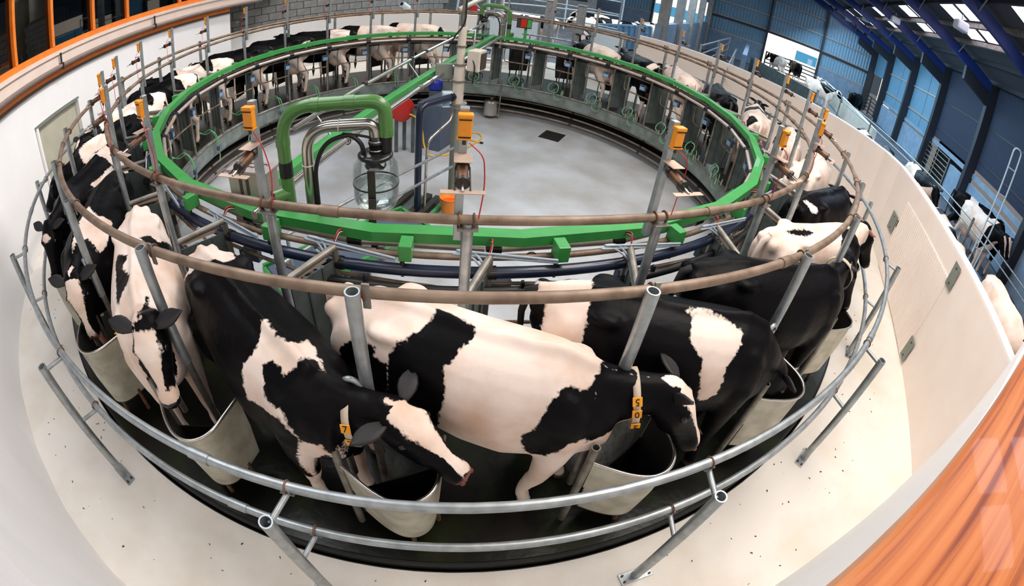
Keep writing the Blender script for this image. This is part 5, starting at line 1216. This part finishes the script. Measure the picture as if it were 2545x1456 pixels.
# rafters, roof sheets, purlins, skylights
rf = struct(thing('ceiling_shed', None, None, tuple(SH(20, 4, 6))))
LR = 12.5
def slab(mb, d0, d1, l0, l1, dz, th):
    v = []
    for d in (d0, d1):
        for l in (l0, l1):
            v += [tuple(SH(d, l, roofz(l)+dz)), tuple(SH(d, l, roofz(l)+dz+th))]
    return mb.add(v, [(0, 2, 3, 1), (4, 5, 7, 6), (0, 1, 5, 4), (2, 6, 7, 3), (0, 4, 6, 2), (1, 3, 7, 5)])
rows = ((6.40, 7.02), (5.52, 6.22))
bays = [(34.3, 29.9), (29.9, 25.0), (25.0, 20.4), (20.4, 15.6), (15.6, 10.8), (10.8, 6.0), (6.0, 1.2)]
for d0, d1 in bays:
    w = d0-d1; c = (d0+d1)/2
    panes = [(c-1.18, c-0.10), (c+0.12, c+1.2)]
    for a0, a1, b0, b1 in ((d1, d0, -3.0, 5.52), (d1, d0, 7.02, 10.0), (d1, d0, 6.22, 6.40)):
        b = MB(); slab(b, a0, a1, b0, b1, 0.05, 0.03); b.obj('roof_sheet', 'roof_under', rf)
    for r0, r1 in rows:
        for a0, a1 in ((d1, panes[0][0]), (panes[0][1], panes[1][0]), (panes[1][1], d0)):
            b = MB(); slab(b, a0, a1, r0, r1, 0.05, 0.03); b.obj('roof_sheet', 'roof_under', rf)
        for a0, a1 in panes:
            b = MB(); slab(b, a0, a1, r0, r1, 0.06, 0.01); b.obj('skylight_pane', 'sky_pane', rf)
    for l, mn in ((9.0, 'steel_dark'), (7.9, 'steel_dark'), (7.08, 'galv_old'), (6.31, 'galv_old'), (5.4, 'steel_dark'), (4.3, 'steel_dark'), (3.0, 'steel_dark')):
        b = MB(); slab(b, d1, d0, l-0.03, l+0.03, -0.11, 0.15); b.obj('purlin', mn, rf)
for d in cols[:-1]:
    b = MB(); slab(b, d-0.10, d+0.10, -2.5, 9.1, -0.52, 0.38); b.obj('rafter', 'steel_blue', rf)
    b = MB(); slab(b, d-0.10, d+0.10, 7.6, 9.1, -1.0, 0.5); b.obj('haunch', 'steel_dark', rf)
    for l in (7.15, 5.3):
        b = MB(); b.tube([SH(d, l, roofz(l)-0.45), SH(d-0.55, l, roofz(l)-0.05)], 0.025, 6); b.obj('stay', 'plate_grey', rf)
for d, lab in ((31.0, 'smallest and farthest'), (25.9, 'second farthest'), (20.2, 'second nearest'), (13.0, 'nearest')):
    t = thing('shed_lamp', 'white box lamp hanging under the skylights, the %s of four' % lab, 'lamp', tuple(SH(d, 5.9, 5.3)))
    b = MB(); b.bevbox(SH(d, 5.9, roofz(5.9)-0.38), (0.42, 0.42, 0.3), 0.05, SRZ); b.obj('shade', 'lamp_white', t)
    b = MB(); b.tube([SH(d, 5.9, roofz(5.9)-0.25), SH(d, 5.9, roofz(5.9)-0.05)], 0.03, 6); b.obj('bracket', 'galv', t)
# alley: low wall, rails, ladder hoop
b = MB(); b.box(SH(25.5, 5.6, 0.45), (15.0, 0.22, 0.95), SRZ); struct(b.obj('wall_alley', 'concrete_beige'))
t = thing('feed_rail', 'long white painted feed rails sloping away down the shed alley', 'rail', tuple(SH(16, 4.5, 0)))
for o_, z in ((0.0, 1.42), (0.28, 1.20)):
    b = MB(); b.tube([SH(26, 3.6+o_, z), SH(18, 4.3+o_, z), SH(6.2, 5.85+o_, z)], 0.017, 8); b.obj('rail', 'galv', t)
for d in (24, 20, 16, 12, 8.5):
    l = 3.6+(26-d)*0.105
    b = MB(); b.tube([SH(d, l+0.1, 0), SH(d, l+0.1, 1.5)], 0.03, 8); b.obj('post', 'galv_old', t)
t = thing('ladder_hoop', 'tall white tubular ladder hoop standing at the right edge', 'ladder', tuple(SH(9.7, 6.86, 0)))
hp = [SH(9.7, 6.72, 0.0), SH(9.7, 6.72, 3.25), SH(9.7, 7.0, 3.25), SH(9.7, 7.0, 0.0)]
b = MB(); b.tube(fillet(hp, 0.14, 6), 0.022, 10); b.obj('frame', 'gate_white', t)
for z in (0.7, 1.4, 2.1, 2.75):
    b = MB(); b.tube([SH(9.7, 6.72, z), SH(9.7, 7.0, z)], 0.016, 8); b.obj('rung', 'gate_white', t)
t = thing('ground_trough', 'flat grey blue steel trough lying on the alley floor', 'trough', tuple(SH(10.0, 5.6, 0)))
b = MB(); b.bevbox(SH(9.3, 5.9, 0.25), (0.5, 2.2, 0.06), 0.01, SRZ); b.obj('tray', 'gate_blue', t)
for o_ in (-1.0, 1.0):
    b = MB(); b.bevbox(SH(9.3, 5.9+o_, 0.1), (0.4, 0.06, 0.3), 0.005, SRZ); b.obj('leg', 'steel_dark', t)
# slatted loading ramp and steel sheets near the start of the alley
t = thing('sheet_hurdle', 'pair of grey green steel sheets standing in a V at the alley head', 'hurdle', tuple(SH(20, 2.4, 0)))
for a, b_ in ((SH(21.8, 1.2, 0), SH(18.5, 3.0, 0)), (SH(24.0, 0.2, 0), SH(21.8, 1.2, 0))):
    b = MB(); b.strip([a.xy, b_.xy], 0.0, 1.25, 0.05); b.obj('sheet', 'sheet_grey', t)
for q in (SH(21.8, 1.2, 0), SH(18.5, 3.0, 0)):
    b = MB(); b.tube([q, q+Vector((0, 0, 1.4))], 0.05, 8); b.obj('post', 'galv', t)
bar_gate('bar_gate', 'long pale rail barrier behind the right half wall', SH(12.5, -0.5, 0), SH(22.0, -0.6, 0), 0.5, 1.5, 4, 'galv', 0.03)
bar_gate('bar_gate', 'tangle of pale cattle rails in front of the dark block wall', SH(16.0, -1.6, 0), SH(27.0, -1.2, 0), 0.4, 1.7, 5, 'galv', 0.035)
b = MB(); b.box(SH(24.5, -0.15, 0.75), (9.0, 0.2, 1.6), SRZ); struct(b.obj('wall_dark_block', 'shed_conc'))
# column row on a block wall at the left of the shed
cw = struct(thing('wall_columns', None, None, tuple(SH(25, -3.14, 0))))
b = MB(); b.box(SH(25.6, -3.3, 0.98), (17.6, 0.25, 2.0), SRZ); b.obj('base_wall', 'shed_conc', cw)
for d in (17.0, 20.4, 24.0, 28.3, 33.0):
    b = MB(); b.box(SH(d, -3.2, 3.6), (0.32, 0.36, 7.2), SRZ); b.obj('column', 'block_grey', cw)
# collecting yard: blue ribbed gate, white crush panels, back wall
t = thing('blue_ribbed_gate', 'blue ribbed steel gate with the waiting herd crowded behind it', 'gate', (7.2, 13.2, 0))
g0, g1 = Vector((5.0, 10.7, 0)), Vector((8.6, 14.3, 0)); gd = (g1-g0).normalized(); grz = math.atan2(gd.y, gd.x); gl = (g1-g0).length
b = MB(); b.box((g0+g1)/2+Vector((0, 0, 0.70)), (gl, 0.03, 1.3), grz); b.obj('sheet', 'gate_blue', t)
for i in range(10):
    b = MB(); b.box(g0+gd*(gl*i/9)+Vector((gd.y, -gd.x, 0))*0.06+Vector((0, 0, 0.70)), (0.07, 0.10, 1.36), grz); b.obj('rib', 'gate_blue', t)
b = MB(); b.box((g0+g1)/2+Vector((0, 0, 1.38)), (gl+0.1, 0.09, 0.08), grz); b.obj('top_rail', 'gate_blue', t)
def crush(name, lab, a0, a1, r, matn, z1=1.35):
    t = thing(name, lab, 'gate', tuple(pol(r, (a0+a1)/2)))
    P0, P1 = pol(r, a0), pol(r, a1); d = (P1-P0).normalized(); z_ = math.atan2(d.y, d.x); L = (P1-P0).length
    b = MB(); b.bevbox((P0+P1)/2+Vector((0, 0, z1/2+0.05)), (L, 0.04, z1), 0.008, z_); b.obj('panel', matn, t)
    for q in (P0, P1):
        b = MB(); b.tube([q, q+Vector((0, 0, z1+0.15))], 0.045, 10); b.obj('post', 'galv', t)
    b = MB(); b.tube([P0+Vector((0, 0, z1+0.1)), P1+Vector((0, 0, z1+0.1))], 0.03, 8); b.obj('top_rail', 'galv', t)
crush('white_gate', 'plain white sheet gate at the carousel entrance, left of the grey posts', 85, 73.5, 8.35, 'gate_white')
crush('white_gate', 'pale blue white sheet gate at the carousel entrance, right of the grey posts', 62, 54.5, 8.3, 'gate_white', 1.5)
for a, lab in ((71.5, 'left'), (64.5, 'right')):
    t = thing('entrance_post', 'thick grey steel post at the %s side of the carousel entrance' % lab, 'post', tuple(pol(8.2, a)))
    b = MB(); b.bevbox(pol(8.2, a, 1.1), (0.24, 0.24, 2.2), 0.01, R(a)); b.obj('shaft', 'galv', t)
    b = MB(); b.bevbox(pol(8.2, a, 2.22), (0.3, 0.3, 0.04), 0.01, R(a)); b.obj('cap', 'galv_old', t)
bar_gate('tube_frame', 'tall thin galvanised tube frame behind the entrance posts', pol(9.6, 84), pol(9.2, 58), 1.6, 2.6, 3, 'galv', 0.022)
bar_gate('tube_frame', 'second galvanised tube frame farther back in the yard', (2.0, 18.5, 0), (9.0, 20.0, 0), 1.2, 3.0, 3, 'gate_white', 0.04)
b = MB(); b.box((-3.0, 23.4, 1.8), (22, 0.25, 4.0), R(-8)); struct(b.obj('wall_yard', 'block_grey'))
for i, x in enumerate((-6.0, -2.0, 2.0, 6.0)):
    t = bpy.data.objects.new('window_%d' % (20+i), None); COL.objects.link(t); t.location = (x, 23.0-x*0.14, 2.0); t['_base'] = list(t.location); struct(t)
    b = MB(); b.bevbox((x, 23.4-(x+3)*0.14-0.14, 2.4), (2.6, 0.1, 1.5), 0.02, R(-8)); b.obj('frame', 'steel_dark', t)
    b = MB(); b.box((x, 23.4-(x+3)*0.14-0.2, 2.4), (2.3, 0.06, 1.2), R(-8)); b.obj('pane', 'gate_blue', t)
# grey block wall at the back left, built of single blocks
bw = struct(thing('wall_block', None, None, (-5.0, 7.5, 0)))
w0, w1 = Vector((-7.6, 4.9, 0)), Vector((-0.6, 11.2, 0)); wdv = (w1-w0).normalized(); wrz2 = math.atan2(wdv.y, wdv.x); wl_ = (w1-w0).length
b = MB(); b.box((w0+w1)/2+Vector((-wdv.y, wdv.x, 0))*0.08+Vector((0, 0, 1.9)), (wl_, 0.16, 3.8), wrz2); b.obj('mortar_core', 'mortar', bw)
bk = MB(); bk.bevbox((0, 0, 0), (0.45, 0.16, 0.215), 0.006); bme = bk.mesh('brick'); bme.materials.append(M['block_grey'])
rr = random.Random(3)
for r in range(11):
    z = 1.25+0.23*r
    for c in range(20):
        s = 0.25+0.465*c+(0.23 if r % 2 else 0)
        if s > wl_-0.2: continue
        o = link('block', bme, bw); q = w0+wdv*s+Vector((wdv.y, -wdv.x, 0))*(0.0+rr.uniform(-0.006, 0.006)); o.location = Vector((q.x, q.y, z))-Vector(bw['_base']); o.rotation_euler = (0, 0, wrz2)
# feed silos with slanting legs behind the far rail
for i, (x, y, lab) in enumerate(((-1.6, 11.6, 'left'), (0.3, 11.9, 'right'))):
    t = thing('feed_silo', 'cream feed silo on slanting legs behind the far wall, the %s one' % lab, 'silo', (x, y, 0))
    b = MB(); b.lathe([(0.18, 1.75), (0.75, 2.5), (0.80, 2.55), (0.80, 5.0), (0.0, 5.3)], (x, y, 0), 24); b.obj('hopper', 'silo', t)
    for a in (45, 135, 225, 315):
        b = MB(); b.tube([(x+0.75*math.cos(R(a)), y+0.75*math.sin(R(a)), 2.6), (x+0.95*math.cos(R(a)), y+0.95*math.sin(R(a)), -0.04)], 0.05, 8); b.obj('leg', 'gate_white', t)
    b = MB(); b.tube([(x-0.7, y-0.6, 2.4), (x+0.8, y-0.75, 0.9)], 0.03, 6); b.obj('brace', 'galv', t)
t = thing('feed_motor', 'white cylindrical motor on the far wall cap at the back left', 'motor', (-1.85, 8.2, 1.45))
b = MB(); b.tube([(-1.80, 8.3, 1.62), (-1.98, 8.05, 1.78)], 0.10, 14); b.obj('housing', 'gate_white', t)
b = MB(); b.tube([(-1.98, 8.05, 1.78), (-1.99, 8.04, 1.785)], 0.06, 12); b.obj('vent', 'dark_hole', t)
b = MB(); b.bevbox((-1.78, 8.3, 1.52), (0.2, 0.1, 0.14), 0.01); b.obj('foot', 'concrete_beige', t)
t = thing('auger_tube', 'cream feed auger tube slanting past the red sack at the back', 'tube', (0.5, 10.5, 1.4))
b = MB(); b.tube([(-0.2, 9.6, 1.5), (1.3, 10.6, 2.3), (1.35, 10.7, 1.0)], 0.09, 12); b.obj('tube', 'silo', t)
b = MB(); b.bevbox((0.3, 10.4, 1.5), (0.3, 0.2, 0.25), 0.04); b.obj('red_sack', 'red_paint', t)
# garden chairs inside the gallery
def make_chair():
    t = thing('garden_chair', None, None, (0, 0, 0), world=False)
    b = MB(); b.bevbox((0, 0, 0.42), (0.44, 0.44, 0.035), 0.012); b.obj('seat', 'chair_white', t)
    bk_ = MB(); v = []
    bk_.tube(fillet([(-0.22, 0.21, 0.42), (-0.2, 0.27, 0.80), (-0.12, 0.29, 0.87), (0.12, 0.29, 0.87), (0.2, 0.27, 0.80), (0.22, 0.21, 0.42)], 0.08, 4), 0.02, 8); o = bk_.obj('backrest', 'chair_white', t)
    for x in (-0.12, -0.04, 0.04, 0.12):
        s = MB(); s.bevbox((x, 0.25, 0.64), (0.05, 0.014, 0.44), 0.004, mtx=Matrix.Rotation(R(-9), 3, 'X')); s.obj('slat', 'chair_white', o)
    for s_ in (-1, 1):
        a = MB(); a.tube(fillet([(s_*0.23, 0.24, 0.64), (s_*0.25, -0.18, 0.64), (s_*0.24, -0.22, 0.40)], 0.08, 4), 0.02, 8); a.obj('armrest', 'chair_white', t)
        for y in (-0.2, 0.2):
            l = MB(); l.tube([(s_*0.2, y, 0.41), (s_*0.235, y*1.18, 0.0)], 0.02, 8); l.obj('leg', 'chair_white', t)
    return t
ch0 = make_chair()
for i, (r, a, lab) in enumerate(((7.72, -164.5, 'white plastic garden chair at the far left gallery window'), (7.75, -171.0, 'white plastic garden chair in the gallery beside the second orange mullion'), (7.75, -178.5, 'white plastic garden chair behind the third gallery pane'), (7.78, 172.5, 'white plastic garden chair in the gallery, left of the fourth orange mullion'), (7.8, 163.0, 'white plastic garden chair in the gallery, farthest to the right'))):
    o = ch0 if i == 0 else copy_tree(ch0)
    o.location = pol(r, a, 2.60); o.rotation_euler = (0, 0, R(a-90)+(0.25 if i % 2 else -0.2)); tag(o, lab, 'chair', 'garden chairs in the gallery')
# background cows
def SHc(d, l): p = SH(d, l, -0.05); return (p.x, p.y, -0.05)
BG = [
 (SHc(14.0, 3.9), 56+180, 'W', SP[1][1], 'black', 'black and white cow at the feed rail just past the right half wall'),
 (SHc(12.7, 4.45), 56+170, 'B', SP[2][1], 'blaze', 'dark cow with a white rump in the alley past the right half wall'),
 (SHc(12.3, 5.2), 240, 'W', SP[3][1], 'black', 'white backed cow between the alley rails and the right half wall'),
 (SHc(12.2, 6.9), 300, 'B', SP[6][1], 'blaze', 'dark cow in the alley below the dark blue cladding'),
 (SHc(11.6, 7.1), 250, 'W', SP[5][1], 'blaze', 'piebald cow seen from behind, beside the white ladder hoop'),
 (SHc(11.9, 7.8), 240, 'B', SP[0][1], 'blaze', 'dark cow with white belt in the alley by the blue wall'),
 (SHc(8.6, 4.6), 230, 'W', SP[1][1], 'allwhite', 'big white cow with black flecks leaning past the right half wall'),
 (SHc(6.4, 5.1), 235, 'W', [], 'allwhite', 'white cow at the right edge just above the timber sill'),
 (SHc(24.2, 3.2), 300, 'W', SP[3][1], 'blaze', 'piebald cow standing in the sunny alley head'),
 (SHc(25.5, 4.4), 60, 'W', SP[1][1], 'blaze', 'white and black cow beside the low beige alley wall'),
 (SHc(27.8, 7.2), 200, 'B', [], 'black', 'black cow lying against the blue concrete of the far gable'),
 (SHc(31.5, 2.5), 90, 'W', SP[3][1], 'blaze', 'black and white cow behind the gate in the bright doorway'),
 (SHc(32.2, 3.6), 70, 'B', [], 'black', 'black cow behind the gate in the bright doorway'),
]
for i, (x, y, h_, bs, pi) in enumerate(((6.2, 13.9, 200, 'W', 1), (7.0, 14.9, 20, 'B', 2), (7.6, 13.9+1.2, 190, 'W', 3), (8.3, 15.9, 10, 'W', 5), (9.0, 15.4, 200, 'B', 0), (8.9, 17.2, 30, 'W', 1), (7.2, 16.6, 180, 'W', 3), (9.9, 16.6, 210, 'W', 5))):
    BG.append(((x, y, -0.05), h_, bs, SP[pi][1], 'blaze', 'piebald cow in the crowd behind the blue ribbed gate, number %s from the left' % ('one', 'two', 'three', 'four', 'five', 'six', 'seven', 'eight')[i]))
for i, (x, y, h_, bs, pi) in enumerate(((1.6, 11.6, 170, 'W', 1), (2.6, 11.9, 190, 'W', 3), (3.6, 11.4, 180, 'W', 5))):
    BG.append(((x, y, -0.05), h_, bs, SP[pi][1], 'blaze', 'white and black cow behind the white entrance gate, the %s of three' % ('left', 'middle', 'right')[i]))
BG.append(((4.05, 9.0, -0.05), 255, 'W', SP[5][1], 'blaze', 'cow waiting between the thick grey entrance posts'))
for pos, h_, bs, pl, hd_, lab in BG:
    cow('cow', lab, pos, h_, poll=(1.80, .05, 1.30), muz=(2.15, .1, .95), base=bs, polys=pl, head=hd_, vox=0.04)
# area lamps added below the roof panes and over the yard for daylight
area('added_shed_light', tuple(SH(22, 4.5, 4.3)), 22, 3.5, 1300, COOL, tuple(SH(22, 6.5, 0)))
area('added_shed_light', tuple(SH(20, -5, 6.0)), 14, 6, 1300, (0.7, 0.87, 1.0), tuple(SH(20, -5, 0)))

# flecks of straw and dung on the pale floor
fk = MB(); rr = random.Random(11)
for i in range(150):
    a = rr.uniform(-150, -25); r = rr.uniform(6.25, 7.0); z_ = rr.uniform(0, PI); L = rr.uniform(0.006, 0.022)
    fk.box(pol(r, a, 0.003), (L, L*rr.uniform(0.25, 0.6), 0.004), z_)
o = fk.obj('floor_flecks', 'cab_slot'); tag(o, 'scattered flecks of straw and dung on the pale floor', 'dirt', kind='stuff')
